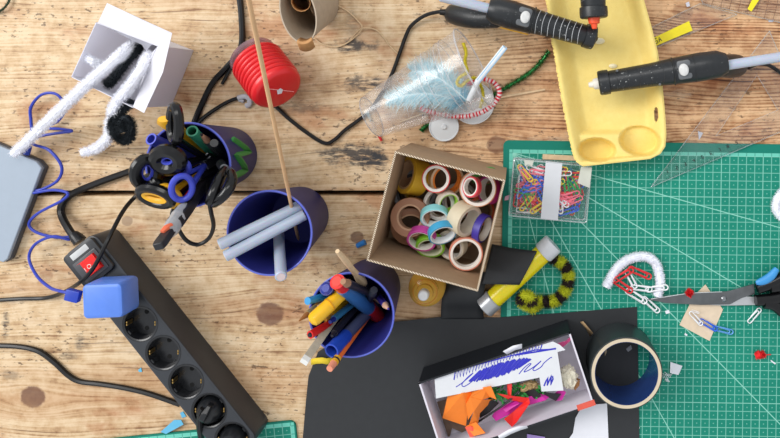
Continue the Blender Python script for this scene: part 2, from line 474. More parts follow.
for sx in SX:
    T = Matrix.Translation((sx, 0, strip_top))
    b = MB(); b.lathe([(0, -1.42), (1.66, -1.42), (1.72, -1.3), (1.80, -.05), (1.9, -.005), (1.98, .03), (2.05, .03), (2.07, 0)], 44, T)
    for sgn in (-1, 1):                                              # side guide ribs
        b.box(.5, .28, 1.2, T @ Matrix.Translation((0, sgn*1.72, -.75)))
    s_ = obj('socket', b, sock_m, ps, local=True)
    hole = MB()
    for sgn in (-1, 1): 
        hole = MB(); hole.lathe([(.27, -1.405), (0, -1.400)], 14, T @ Matrix.Rotation(math.radians(-38), 4, 'Z') @ Matrix.Translation((sgn*.95, 0, 0)))
        obj('pin_hole', hole, mat('hole_black', (4, 4, 5), .9), s_, local=True)
    for sgn in (-1, 1):
        g = MB(); A = T @ Matrix.Rotation(math.radians(-38), 4, 'Z') @ Matrix.Translation((0, sgn*1.62, -.7))
        for dx in (-.14, .14): g.box(.2, .12, 1.1, A @ Matrix.Translation((dx, 0, 0)))
        obj('earth_contact', g, brass, s_, local=True)
# head: bezel, red rocker, label
T = Matrix.Translation((1.3, .0, strip_top))
b = MB(); b.rbox(4.5, 4.1, .5, .5, T, z0=-.02, e=.1)
obj('switch_plate', b, mat('strip_plate', (40, 42, 46), .4), ps, local=True)
T = Matrix.Translation((1.75, .1, strip_top+.48))
b = MB(); b.rbox(2.7, 3.2, .12, .12, T, e=.04); obj('bezel', b, mat('bezel_grey', (66, 66, 70), .35), ps, local=True)
b = MB(); hw, hl = .98, 1.22
b.loft([[T @ V((x*hw, y*hl, .1)) for x, y in ((-1,-1),(1,-1),(1,1),(-1,1))], [T @ V((x*hw*.94, y*hl*.96, .26 + .2*y)) for x, y in ((-1,-1),(1,-1),(1,1),(-1,1))]])
rk = obj('rocker_switch', b, mat('switch_red', (226, 30, 26), .3), ps, local=True)
bevel(rk, .05)
mk = MB(); A = T @ Matrix.Translation((0, 0, .275)); 
mk.tube([A @ V((.22*math.cos(t*PI/8), -.05+.26*math.sin(t*PI/8), .19*(-.05+.26*math.sin(t*PI/8)))) for t in range(16)], .045, 5, closed=True)
mk.tube([A @ V((x, -.72, -.13)) for x in (-.2, .2)], .045, 5)
obj('switch_mark', mk, mat('mark_pink', (250, 214, 205), .5), rk, local=True)
b = MB(); b.rbox(.7, 2.3, .04, .06, Matrix.Translation((-.25, .0, strip_top+.47)), e=.01)
obj('rating_label', b, mat('label_silver', (190, 192, 192), .5), ps, local=True)
def cable(pts, r, n=8, step=8): 
    m = MB(); m.tube(spline([W(*p) for p in pts], step), r, n); return m
b = cable([(77, 239, 2.2), (70, 231, 2.0), (62, 216, .8), (62, 205, .5), (72, 194, .45), (100, 182, .45), (125, 173, .45), (145, 166, .45), (175, 150, .45)], .42)
obj('power_cord', b, BLACKM, ps)
b = MB(); b.tube([W(80, 241.5, 2.2), W(76.5, 237.5, 2.2), W(73.5, 234.5, 2.1)], [.75, .68, .55], 12); obj('strain_relief', b, BLACKP, ps)

# blue USB adapter plugged into the first socket
ad = thing('power_adapter', 'blue cube shaped charger plugged into the power strip below the red switch', 'charger', M0 @ Matrix.Translation((SX[0], 0, strip_top)))
A = frame(W(102, 301.5, 8.4) - V((0, 0, 3.4)), W(129, 297.5, 0)-W(83, 299.5, 0), (0, 0, 1))
b = MB(); b.rbox(4.35, 3.75, 3.4, .55, A, z0=0, e=.35); obj('body', b, mat('charger_blue', (84, 126, 214), .42, var=.05), ad)
b = MB(); b.lathe([(0, -1.2), (1.55, -1.2), (1.66, .1), (1.62, 1.25), (0, 1.25)], 32, Matrix.Translation((0, 0, .0))); obj('plug', b, BLACKP, ad, local=True)
uc = thing('usb_cable', 'coiled bright blue cable between the blue charger and the grey slab', 'cable', W(50, 200, 0))
b = MB(); A = frame(W(75.5, 294.5, 6.6), W(80, 295.5, 0)-W(68, 292.5, 0), (0, 0, 1)); b.rbox(1.5, 1.25, .7, .12, A, z0=0, e=.08); obj('plug', b, mat('cable_plug_blue', (30, 60, 170), .4), uc)
cb = mat('cable_blue', (40, 58, 168), .42)
pts = [(70, 293, 6.5), (60, 291, 6), (50, 287.5, 4.5), (37, 276, 2.4), (29, 258, 1.2), (35.6, 244, 1.5), (53, 236.5, 2.2), (69, 239.5, 1.8), (70, 237, 1.2), (56, 237.3, .8), (37, 232.5, .5), (29, 224, .6), (38.5, 213, 1.4), (62, 200.5, 2.2), (67.5, 193, 2.0), (53, 190, 1.3), (32, 193, .9), (31.5, 191, .8), (43, 189, .8), (58, 180, 1.2), (61.5, 166, 1.6), (49, 150, 1.6), (33, 144, 1.2), (36.5, 137.2, 1), (55, 133.5, 1.2), (72, 131, 1.2), (60, 129, 1.0), (45, 127.5, .8), (58, 121, .6), (65, 108, .7), (57, 94.5, 1), (42, 94.5, 1), (31, 107, .7), (31, 121, .5), (32, 135, .6), (29, 146, .9)]
b = cable([(x, y, z + .1) for x, y, z in pts], .17, 8, 7); obj('cord', b, cb, uc)
b = MB(); b.tube([W(29, 146, 1.0), W(26.5, 154.5, 1.0)], .36, 10); obj('plug', b, mat('cable_plug_blue', (30, 60, 170), .4), uc)

# grey slab with dark rim
sl = thing('tablet', 'flat pale grey slab with a dark underside at the left edge of the table', 'tablet', W(-20, 200, 0))
top = [W(x, y, 1.25) for x, y in [(-42, 128), (36, 161.5), (41.5, 168), (7.5, 259), (3, 262.5), (-80, 234)]]
b = MB(); b.slab(top, .5); o = obj('cover', b, mat('slab_grey', (150, 162, 176), .6, var=.03), sl); bevel(o, .12, 3)
cen = sum(top, V((0, 0, 0)))/6
b = MB(); b.slab([p + (p-cen)*.012 - V((0, 0, .5)) for p in top], .72); o = obj('back', b, mat('slab_dark', (62, 66, 74), .4), sl); bevel(o, .1)

# plugs and loose cables
def plug(sx, ang, label, pts):
    t = thing('power_plug', label, 'plug', M0 @ Matrix.Translation((sx, 0, strip_top)))
    b = MB(); b.lathe([(0, -1.3), (1.45, -1.3), (1.5, -.2), (1.25, .5), (.9, .95), (0, 1.0)], 28, Matrix.Identity(4)); obj('body', b, mat('plug_black', (22, 24, 27), .3), t, local=True)
    A = Matrix.Rotation(ang, 4, 'Z')
    b = MB(); b.loft([[A @ V((x, y*w, z*h)) for y, z in ((-1, .1), (1, .1), (.75, 1), (-.75, 1))] for x, w, h in ((-.9, .3, 1.05), (-.3, .42, 1.75), (.5, .42, 1.75), (1.25, .3, 1.2))]); o = obj('grip', b, mat('plug_black', (22, 24, 27), .3), t, local=True); bevel(o, .08)
    if pts:
        b = cable(pts, .33); obj('cord', b, BLACKM, t)
plug(SX[4], math.radians(115), 'black plug in the fifth socket, its cord leaving towards the bottom edge', [(203, 408.5, 5.1), (200, 416, 4.9), (199.5, 428, 4.2), (203, 446, 2.5)])
plug(SX[5], math.radians(60), 'black plug in the last socket at the bottom of the strip', None)
tag = lambda name, b, m, label, cat, group=None, **k: obj(name, b, m, None, label, cat, group, **k)
tag('power_cable', cable([(-8, 345.5, .32), (18, 346.5, .32), (38, 351, .32), (54, 362, .32), (68, 375, .32), (80, 381.5, .32), (100, 384, .32), (125, 388, .32), (150, 394, .32), (180, 404.5, .32)], .3), BLACKM, 'black cable along the lower left that ends at the side of the power strip', 'cable')
tag('power_cable', cable([(-8, 300.5, .3), (20, 298.8, .3), (45, 298, .3), (62, 293, 1.6), (77, 284.5, 5.2), (88, 275, 5.6), (97, 262, 5.4), (108, 240, 5.0), (122, 213, 2.5), (133, 199, .5), (142, 192, .4), (160, 185, .4)], .24), BLACKM, 'thin black cable looping over the red switch from the left edge to the tools cup', 'cable')
tag('power_cable', cable([(238, -10, .36), (241, 12, .36), (242, 40, .36), (238, 54, .36), (226, 68, .36), (212, 84, .36), (202, 104, .36), (196, 118, .36), (190, 136, .36), (186, 150, .36)], .36), BLACKM, 'thick black cable coming down from the top edge to the tools cup', 'cable')
tag('power_cable', cable([(222, 84, .3), (234, 62, .3), (243, 46, .3), (243, 20, .3), (240.5, -10, .3)][::-1] + [], .2), BLACKM, 'thin black cable lying close beside the thick cable at the top', 'cable')
# ------------------------------------------------------------------ three blue cups
CUPB = None
def cup_material():
    t = NT('cup_blue'); f = t.noise(t.co, 30, 3)
    col = t.mix(f, lin((34, 36, 104)), lin((42, 46, 118)))
    return t.done(t.bsdf(col, .5, 0, .25, t.bump(t.noise(t.co, 300, 2), .04)))
CUPB = cup_material()
CH, CR, CB = 10.0, 4.47, 3.45
def cup(px, py, label):
    """px, py: centre of the mouth in the frame"""
    c = W(px, py, CH); c.z = 0
    t = thing('cup', label, 'cup', c)
    b = MB(); b.lathe([(0, .0), (CB-.15, 0), (CB, .15), (CR-.02, CH-.12), (CR+.03, CH-.04), (CR, CH), (CR-.17, CH), (CR-.22, CH-.1), (CB-.25, .45), (0, .4)], 64)
    obj('body', b, CUPB, t, local=True, smooth=50)
    b = MB(); b.lathe([(CR-.12, CH+.005), (CR-.02, CH+.03), (CR+.06, CH-.02), (CR+.05, CH-.12), (CR-.02, CH-.13)], 64)
    obj('rim', b, mat('cup_rim', (84, 96, 190), .3), t, local=True)
    return t, c
def lean(T, I, c, r, zl=1.0, zt=None):
    """a stick in a cup: low end near the cup's foot, resting over the rim, tip seen at T; I: any other pixel on its line"""
    T = V((T[0], T[1])); I = V((I[0], I[1])); d = (T - I).normalized()
    bpx = PX(V((c.x, c.y, zl))); bp = V(bpx)
    s = (bp - I).dot(d); lp = I + d*s
    off = lp - bp; m = (CB-.75)*S(zl) - r*S(zl)
    if off.length > m: lp = bp + off*(m/off.length)
    L = W(lp.x, lp.y, zl)
    if zt is not None: return L, W(T.x, T.y, zt)
    d = (T - lp).normalized(); rc = V(PX(V((c.x, c.y, CH)))); q = (CR-.22-r*.6)*S(CH)
    w_ = lp - rc; bb = w_.dot(d); disc = bb*bb - (w_.length_squared - q*q)
    s = -bb + math.sqrt(max(disc, 0)); rp = lp + d*s
    rim = W(rp.x, rp.y, CH + r*1.05)
    dirv = (rim - L)
    # follow the line until it is seen at T
    lo, hi = 0, 6
    for _ in range(50):
        mid = (lo+hi)/2; p = L + dirv*mid
        if (V(PX(p)) - lp).dot(d) < (T - lp).dot(d): lo = mid
        else: hi = mid
    return L, L + dirv*lo
def seg(b, A, B, a, c, r0, r1=None, n=12):
    P0 = A.lerp(B, a); P1 = A.lerp(B, c); return b.tube([P0, P1], [r0, r1 if r1 is not None else r0], n)
def stick(name, label, cat, A, B, pieces, group=None):
    """pieces: (part name, from, to, r0, r1, material[, sides])"""
    if len(pieces) == 1:
        p = pieces[0]; b = MB(); seg(b, A, B, p[1], p[2], p[3], p[4], p[6] if len(p) > 6 else 12)
        return tag(name, b, p[5], label, cat, group)
    t = thing(name, label, cat, A, group)
    for p in pieces:
        b = MB(); seg(b, A, B, p[1], p[2], p[3], p[4], p[6] if len(p) > 6 else 12); obj(p[0], b, p[5], t)
    return t

WOODL = mat('pale_stick_wood', (214, 186, 148), .6, var=.15, scale=200)
# ---- middle cup: glue sticks and a skewer
cm, ccm = cup(269.5, 233, 'blue plastic cup holding frosted glue sticks and a bamboo skewer')
GLUE = None
def glue_material():
    t = NT('glue_stick'); f = t.noise(t.co, 90, 2)
    col = t.mix(f, lin((198, 212, 234)), lin((214, 224, 242)))
    return t.done(t.bsdf(col, .3, 0, .5, None, Transmission_Weight=.35, Subsurface_Weight=.3, Subsurface_Scale=.01))
GLUE = glue_material()
GM = GLUE; GEND = mat('glue_end', (214, 196, 196), .5)
def glue_stick(A, B, label, r=.6, end=True):
    t = thing('glue_stick', label, 'glue stick', A, 'frosted hot glue sticks')
    d = (B-A).normalized()
    b = MB(); b.tube([A, A+d*.06, B-d*.1, B], [r*.85, r, r, r*.86], 20); obj('stick', b, GM, t)
    if end:
        b = MB(); b.tube([B-d*.02, B+d*.025], [r*.7, r*.7], 16); obj('cut_end', b, GEND, t)
    return t
A, B = W(303, 204, 7.6), W(219, 245, 11.3); glue_stick(A, B, 'upper of two parallel glue sticks leaning left out of the blue cup')
A, B = W(305, 214.5, 8.0), W(225, 256.5, 11.2); glue_stick(A, B, 'lower of two parallel glue sticks leaning left out of the blue cup')
A, B = lean((281, 277), (277, 205), ccm, .56, 2.0); glue_stick(A, B, 'glue stick pointing straight down over the rim of the blue cup')
b = MB(); L_ = W(298, 238, 2.5); rim = W(289.3, 196, 10.35); dv = rim - L_
tipk = 3.9; P = [L_ + dv*(tipk*k/20) for k in range(21)]
b.tube([L_ - dv*.06] + P, [.03, .17] + [.19]*20, 10)
tag('bamboo_skewer', b, mat('bamboo', (214, 172, 126), .5, var=.15, scale=60), 'long bamboo skewer leaning in the blue cup and passing over the red pot', 'skewer')

# ---- lower cup: pens and brushes
cp, cpp = cup(351.5, 315, 'blue plastic cup crammed with pens, pencils and brushes')
def pl(T, I, r, zl=1.0, zt=None): return lean(T, I, cpp, r, zl, zt)
c_red = mat('pen_red', (214, 38, 34), .3); c_blue = mat('pen_blue', (34, 70, 178), .3); c_cyan = mat('pen_cyan', (48, 140, 196), .35)
c_yel = mat('pen_yellow', (236, 182, 24), .3); c_org = mat('pen_orange', (222, 104, 40), .45); c_dark = mat('pen_dark', (30, 28, 38), .35)
c_pur = mat('pen_purple', (66, 52, 160), .4); c_pw = mat('pencil_wood', (226, 178, 150), .6); c_gry = mat('stick_grey', (178, 168, 150), .6, var=.2)
c_navy = mat('pen_navy', (28, 38, 120), .3); c_gold = mat('brush_gold', (190, 138, 62), .4); c_tblue = mat('marker_blue', (52, 104, 164), .3); c_whi = mat('pen_white', (222, 222, 218), .4)
A, B = W(378, 316, 2.2), W(336.5, 281, 12.6)
stick('marker', 'thick blue felt marker with a round red end cap, across the pens cup', 'marker', A, B, [('cap', 0, .26, .8, .84, c_red, 20), ('barrel', .25, .86, .82, .82, c_tblue, 20), ('end_cap', .85, .985, .76, .78, c_red, 20), ('end_button', .98, 1.0, .7, .5, mat('cap_light_red', (232, 70, 60), .3), 20)])
A, B = pl((299, 321), (318, 305), .3, 1.0)
stick('paint_brush', 'thin paint brush with golden ferrule and brown hair, leftmost in the pens cup', 'brush', A, B, [('handle', 0, .76, .2, .36, c_gold), ('ferrule', .75, .88, .36, .34, mat('ferrule', (210, 190, 140), .3, metal=.6)), ('bristles', .87, 1.0, .33, .06, mat('bristle_brown', (150, 98, 50), .8))])
A, B = pl((307.5, 301), (328, 296), .42, 2.0)
stick('pen', 'pen with a cyan end at the left of the pens cup', 'pen', A, B, [('barrel', 0, .7, .4, .4, c_navy), ('end_cap', .69, 1, .42, .4, c_cyan)])
A, B = W(352, 300, 2), W(325.5, 288, 11.2)
stick('pen', 'dark blue pen with a rounded cap behind the cyan ended pen', 'pen', A, B, [('barrel', 0, .8, .5, .55, c_navy), ('cap', .79, .97, .62, .72, c_navy, 18), ('cap_end', .96, 1.0, .72, .4, mat('cap_blue', (50, 62, 150), .25), 18)])
A, B = W(349, 287, 9.3), W(311, 322, 12.6)
t_ = thing('highlighter', 'fat bright yellow highlighter with rounded ends in the pens cup', 'highlighter', A)
b = MB(); d_ = B-A; b.tube([A, A+d_*.1, A+d_*.55, A+d_*.9, A+d_*.96, B], [.5, .66, .74, .74, .66, .35], 18); obj('barrel', b, c_yel, t_)
b = MB(); b.tube([A+d_*.5+V((0,0,.12)), A+d_*.52+V((0,0,.12))], [.78, .78], 18); obj('collar', b, mat('hl_dark_yellow', (200, 140, 16), .35), t_)
A, B = pl((325, 319.5), (340, 307), .36, 2.5)
stick('pen', 'small yellow pen just right of the fat highlighter', 'pen', A, B, [('barrel', 0, .85, .36, .36, c_yel), ('tip', .84, 1, .3, .26, c_gold)])
A, B = pl((309, 335.5), (325, 326.5), .4, 1.4)
stick('pen', 'pen with a red end pointing left over the rim of the cup', 'pen', A, B, [('barrel', 0, .72, .38, .38, c_dark), ('end_cap', .71, .985, .42, .42, c_red, 16), ('end_button', .98, 1, .3, .2, c_dark)])
A, B = pl((304, 362), (346, 303), .42, 2.8)
t_ = thing('wooden_stick', 'square grey wooden stick with a white end, leaning down left out of the pens cup', 'stick', A)
M_ = frame(A, B-A, (0, 0, 1)); ln = (B-A).length
b = MB(); b.box(ln*.955, .78, .62, M_ @ Matrix.Translation((ln*.4775, 0, 0))); obj('shaft', b, c_gry, t_)
b = MB(); b.box(ln*.045, .79, .63, M_ @ Matrix.Translation((ln*.9775, 0, 0))); obj('painted_end', b, c_whi, t_, 'white painted end')
A, B = pl((331.5, 351), (357, 324), .74, 2.2)
t_ = thing('marker', 'blue marker with a hollow open cap end at the front of the cup', 'marker', A)
b = MB(); seg(b, A, B, 0, .72, .6, .66, 20); obj('barrel', b, mat('marker_grey', (74, 80, 110), .35), t_)
M_ = frame_z(A, B-A); ln = (B-A).length
b = MB(); b.lathe([(0, ln*.72), (.66, ln*.7), (.76, ln*.72), (.80, ln), (.62, ln), (.58, ln*.8), (0, ln*.8)], 28, M_); obj('cap', b, c_blue, t_, 'bright blue hollow cap')
A, B = pl((329.5, 369), (362, 324), .42, 1.0)
stick('pencil', 'orange pencil with worn pink eraser, longest at the front of the cup', 'pencil', A, B, [('shaft', 0, .87, .4, .4, c_org, 6), ('ferrule', .865, .93, .42, .42, mat('pencil_band', (224, 168, 40), .3)), ('ferrule_ring', .89, .905, .44, .44, c_dark), ('eraser', .925, 1, .38, .34, mat('eraser_pink', (220, 140, 112), .7))])
A, B = W(372, 289, 2.0), W(389, 309.5, 9.2)
stick('pencil', 'purple pencil with a sharpened pink point at the right of the cup', 'pencil', A, B, [('shaft', 0, .8, .38, .38, c_pur, 6), ('sharpened_cone', .8, .96, .38, .13, c_pw), ('lead', .955, 1, .13, .05, c_pur)])
A, B = W(382, 298, 3.5), W(343, 281.5, 13.8)
stick('paint_brush', 'black handled brush with a brown worn tip crossing above the blue marker', 'brush', A, B, [('handle', 0, .7, .42, .4, c_dark), ('ferrule', .69, .9, .42, .44, mat('ferrule_dark', (70, 70, 76), .35, metal=.7)), ('bristles', .89, 1, .44, .3, mat('bristle_pale', (160, 120, 92), .8))])
A, B = W(379, 302, 3.0), W(337.5, 251, 14.5)
t_ = thing('wooden_stick', 'pale knotted wooden stick leaning up left out of the pens cup', 'stick', A)
b = MB(); b.tube([A.lerp(B, k/12) + V((0, 0, .05*math.sin(k*1.7))) for k in range(13)], [.24, .3, .3, .3, .3, .46, .52, .36, .32, .32, .34, .3, .22], 10); obj('shaft', b, WOODL, t_)
b = MB(); seg(b, A, B, .34, .46, .5, .42, 10); obj('dark_wrap', b, c_dark, t_, 'dark wrapped band')
A, B = W(362, 312, 2.2), W(374, 290, 8.6)
stick('pen', 'short black pen beside the red cap of the blue felt marker', 'pen', A, B, [('barrel', 0, .9, .45, .45, c_dark), ('clip_end', .89, 1, .5, .4, mat('pen_grey_end', (60, 62, 70), .3))])
A, B = pl((332, 336), (352, 312), .38, 1.6, 10.6)
stick('pen', 'black pen with pale lettering next to the square wooden stick', 'pen', A, B, [('barrel', 0, .94, .36, .38, c_dark), ('tip', .93, 1.0, .26, .16, c_dark)])
A, B = pl((330, 322), (350, 306), .36, 3.0, 10.4)
stick('pen', 'teal pen lying under the square wooden stick', 'pen', A, B, [('barrel', 0, .9, .36, .36, mat('pen_teal', (50, 110, 150), .35)), ('tip', .89, 1, .3, .2, c_navy)])
A, B = pl((318, 306), (335, 300), .34, 2.6, 10.8)
stick('pen', 'grey brown pencil stub beside the cyan ended pen', 'pencil', A, B, [('shaft', 0, .9, .34, .34, mat('pencil_taupe', (150, 130, 110), .5), 6), ('point', .89, 1, .34, .1, c_pw)])
b = MB(); g = [[W(x, y - 3 + 6*k, (.55 if k == 0 else .5) + .22*(2-abs(i-2))) for k in (0, 1)] for i, (x, y) in enumerate([(311, 362), (316, 361), (322, 360.5), (327, 361.5), (333, 360)])]
b.grid(g); o = tag('paper_strip', b, mat('paper_yellow', (226, 196, 40), .7), 'short curled yellow paper strip on the board below the pens cup', 'paper'); solid(o, .04)

# ---- upper cup: scissors and tools
ct, cct = cup(188, 165, 'dark blue cup packed with scissors and tools, green zigzag on its side')
def letter_mat(): return mat('foam_green', (52, 132, 58), .6)
# green foam zigzag stuck on the outside
def on_cup(c, ang, z): 
    r = CB + (CR-CB)*z/CH + .03
    return V((c.x + r*math.cos(ang), c.y + r*math.sin(ang), z))
zig = [(-.62, 9.2), (-.62, 4.2), (-.10, 8.4), (-.10, 3.4), (.32, 7.2)]
b = MB()
pth = []
for (a0, z0_), (a1, z1_) in zip(zig, zig[1:]):
    pth += [on_cup(cct, a0 + (a1-a0)*k/5 + .30, z0_ + (z1_-z0_)*k/5) for k in range(5)]
pth.append(on_cup(cct, zig[-1][0] + .30, zig[-1][1]))
b.tube(pth, .42, 8, flat=.5, up0=V((1, .3, .1))); obj('foam_zigzag', b, letter_mat(), ct, 'green foam zigzag')

YEL = mat('handle_yellow', (226, 168, 26), .35); BLU = mat('handle_blue', (58, 70, 184), .35); BLKG = mat('handle_black', (13, 13, 15), .2, var=.2, spec=.4)
def loop_pts(c, a, b_, n=28, p=2.0):
    return [c + a*math.cos(2*PI*k/n) + b_*math.sin(2*PI*k/n) for k in range(n)]
def scissors(label, loops, pivot, foot, mats_in, rt=.5):
    """loops: (centre, half axis a, half axis b) in the place; blades run from pivot into the cup"""
    t = thing('scissors', label, 'scissors', foot, 'scissors standing in the tools cup')
    rts = rt
    for i, (c, a, b_) in enumerate(loops):
        rt = rts[i]; b = MB(); P = loop_pts(c, a, b_)
        b.tube(P, rt, 10, closed=True, flat=1.0)
        h = obj('handle', b, BLKG if mats_in[i][0] is None else mats_in[i][0], t)
        if mats_in[i][1] is not None:
            b = MB(); b.tube(loop_pts(c, a*(1-rt*.85/a.length), b_*(1-rt*.85/b_.length)), rt*(.75 if mats_in[i][1] is YEL else .42), 8, closed=True); obj('insert', b, mats_in[i][1], h, 'coloured inner ring')
        b = MB(); e = min(P, key=lambda q: (q-pivot).length)
        b.tube([e, e.lerp(pivot, .5), pivot], [rt*.95, rt*.8, .32], 10); obj('shank', b, BLKG if mats_in[i][0] is None else mats_in[i][0], t)
        d = (foot-pivot).normalized(); s_ = d.cross(V((0, 0, 1))).normalized()*(.16 if i else -.16)
        b = MB(); n_ = d.cross(s_).normalized()
        b.loft([[pivot + s_ + q*n_*w_ + s_.normalized()*k_ for q, k_ in ((-1, 0), (1, 0), (1, .12), (-1, .12))] + [] for w_ in (.55,)] + [[foot + s_ + q*n_*.12 + s_.normalized()*k_ for q, k_ in ((-1, 0), (1, 0), (1, .12), (-1, .12))]])
        obj('blade', b, STEEL, t)
    return t
fx, fy = PX(V((cct.x, cct.y, 1)))
scissors('black scissors standing tallest in the tools cup, one slim upright loop and one fat loop',
    [(W(175, 124, 13.8), V((.1, 1.75, .3)), V((.85, 0, .9))), (W(168, 160, 13.4), V((1.25, .15, .2)), V((-.1, .95, .5)))],
    W(205, 158, 7.2), W(fx-2, fy+2, .75), [(None, None), (None, BLU)], (.5, .72))
scissors('black scissors with a round loop at the far left of the tools cup',
    [(W(147, 172, 12.2), V((.3, 1.35, .3)), V((-.75, .1, .8))), (W(152, 186, 11.2), V((.8, -.6, .2)), V((.5, .7, .4)))],
    W(200, 166, 5.6), W(fx-4, fy-5, .7), [(None, BLU), (None, None)], (.6, .45))
scissors('black and yellow scissors with a wide loop, lower left of the tools cup',
    [(W(156, 196, 12.6), V((1.7, -.3, .2)), V((.1, .85, .6))), (W(170, 196, 12.0), V((1.0, -.5, .2)), V((.2, .7, .4)))],
    W(203, 172, 6.2), W(fx+2, fy+6, .7), [(None, YEL), (YEL, None)], (.52, .5))
scissors('small blue handled scissors in the middle of the tools cup',
    [(W(182, 188, 13.0), V((.25, 1.25, .3)), V((-.75, .1, .6))), (W(181, 168, 12.4), V((.7, .5, .2)), V((-.3, .6, .4)))],
    W(204, 166, 8.0), W(fx+5, fy-2, .7), [(BLU, None), (BLU, None)], (.32, .3))
# yellow grip behind the upright loop
t_ = thing('craft_knife', 'yellow grip of a cutter behind the upright black scissor loop', 'cutter', W(fx+6, fy-6, .7))
A, B = W(203, 152, 5), W(163.5, 119, 13.4)
b = MB(); b.tube([A, A.lerp(B, .4), A.lerp(B, .75), A.lerp(B, .93), B], [.5, .6, .95, 1.0, .6], 12, flat=.6); obj('grip', b, YEL, t_)
b = MB(); b.tube([W(fx+6, fy-6, .8), A], [.25, .4], 8); obj('blade_holder', b, STEEL, t_)
# tube ended pens
for (T_, I_, m_, lab, r_) in (((151, 139), (185, 153), BLU, 'blue tube with an open round end at the upper left of the tools cup', .62), ((192, 131), (206, 146), mat('tube_green', (52, 136, 104), .4), 'green tube with an open round end at the top of the tools cup', .6)):
    A, B = lean(T_, I_, cct, r_, 1.2, 11.4)
    t_ = thing('plastic_tube', lab, 'tube', A); M_ = frame_z(A, B-A); ln = (B-A).length
    b = MB(); b.lathe([(0, 0), (r_*.8, 0), (r_*.9, ln*.6), (r_, ln), (r_*.72, ln), (r_*.68, ln*.8), (0, ln*.8)], 24, M_); obj('tube', b, m_, t_)
A, B = W(222, 158, 1.2), W(195, 128, 10.9)
A, B = W(224, 160, 1.2), W(201, 134, 10.6)
stick('pencil', 'pencil with a pale sharpened tip beside the green tube', 'pencil', A, B, [('shaft', 0, .78, .4, .4, mat('pencil_grey', (92, 96, 100), .4), 6), ('sharpened_cone', .78, .97, .4, .16, mat('cone_tan', (206, 150, 118), .6)), ('lead', .96, 1, .16, .1, c_dark)])
# grey handled tool wrapped in tape, leaning out towards the viewer
A, B = lean((158, 247), (215, 166), cct, .75, 1.0)
t_ = thing('cutter_tool', 'long black cutter with red stripe and silver tape wound round its end', 'cutter', A)
d_ = B-A; M_ = frame(A, d_, (0, 0, 1)); ln = d_.length
b = MB(); b.loft([[M_ @ V((ln*x, y*w_, z*h_)) for y, z in ((-1, -1), (1, -1), (1, 1), (-1, 1))] for x, w_, h_ in ((.0, .45, .3), (.45, .7, .45), (.66, .78, .5), (.8, .72, .5))]); o = obj('body', b, mat('tool_black', (34, 34, 38), .4), t_); bevel(o, .12)
b = MB(); b.loft([[M_ @ V((ln*x, .22*y - w_, z*h_)) for y, z in ((-1, -1), (1, -1), (1, 1), (-1, 1))] for x, w_, h_ in ((.4, .42, .52), (.64, .55, .58))]); o = obj('stripe', b, c_red, t_, 'red stripe along the black body'); bevel(o, .06)
rr = random.Random(4); b = MB(); b.tube([M_ @ V((ln*x, rr.uniform(-.06, .06), rr.uniform(-.04, .06))) for x in (.64, .68, .71, .75, .78, .82, .85, .88)], [.78, .9, .86, .98, .9, .95, .82, .7], 12, flat=.75); obj('tape_wrap', b, mat('tape_silver', (172, 174, 178), .25, var=.3, bump=.3, bscale=300), t_, 'crinkled silver tape')
b = MB(); b.tube([M_ @ V((ln*.845, .25, .42)), M_ @ V((ln*.875, .05, .5)), M_ @ V((ln*.90, -.2, .42))], [.28, .34, .25], 10); obj('orange_bit', b, mat('bit_orange', (226, 108, 72), .5), t_)
b = MB(); b.loft([[M_ @ V((ln*x, y*w_, z*.36)) for y, z in ((-1, -1), (1, -1), (1, 1), (-1, 1))] for x, w_ in ((.84, .5), (.97, .55), (1.0, .42))]); o = obj('end_bar', b, mat('tool_black', (34, 34, 38), .4), t_); bevel(o, .1)
# pliers on the right of the cup
A, B = W(222, 162, 1.4), W(221, 193, 12.5)
t_ = thing('pliers', 'pliers with long black grips at the right of the tools cup', 'pliers', W(222, 162, .8))
b = MB(); b.tube(spline([W(231, 172, 11.8), W(232, 180, 12.6), W(228, 190, 13.2), W(220, 199, 13.2), W(214, 204, 12.6)], 6), [.42 + .14*math.sin(PI*k/24) for k in range(25)], 12); obj('grip', b, BLKG, t_)
b = MB(); b.tube(spline([W(225, 169, 10.8), W(220, 178, 12.0), W(216, 187, 12.8), W(212, 196, 13.2), W(209, 203, 12.9)], 6), [.42 + .16*math.sin(PI*k/24) for k in range(25)], 12); obj('grip', b, BLKG, t_)
b = MB(); b.tube([W(231, 172, 11.6), W(222, 166, 8), W(222, 162, 1.2)], [.4, .5, .3], 10); b.tube([W(224, 168, 10.8), W(221, 164, 8), W(221, 161, 1.2)], [.4, .5, .3], 10); obj('jaw', b, STEEL, t_)
tag('power_cable', cable([(176, 205, 9.5), (172, 214, 9.8), (177, 226, 9.6), (186, 240, 8.5), (198, 244.5, 7.5), (209, 238, 7.5), (213.5, 226, 8.5), (211, 212, 10.3), (209, 200, 11), (208, 188, 9), (210, 176, 5)], .22), BLACKM, 'thin black cable loop hanging out below the tools cup', 'cable')
for k, (T_, I_, lab) in enumerate((((214, 143), (222, 150), 'black handled tool deep inside the right of the tools cup'), ((197, 178), (215, 168), 'black file standing among the scissors in the tools cup'))):
    A, B = lean(T_, I_, cct, .4, 1.2, 10.4 - k)
    stick('hand_tool', lab, 'tool', A, B, [('handle', .4, 1, .55, .42, mat('tool_black', (34, 34, 38), .4)), ('shaft', 0, .41, .25, .25, STEEL)])
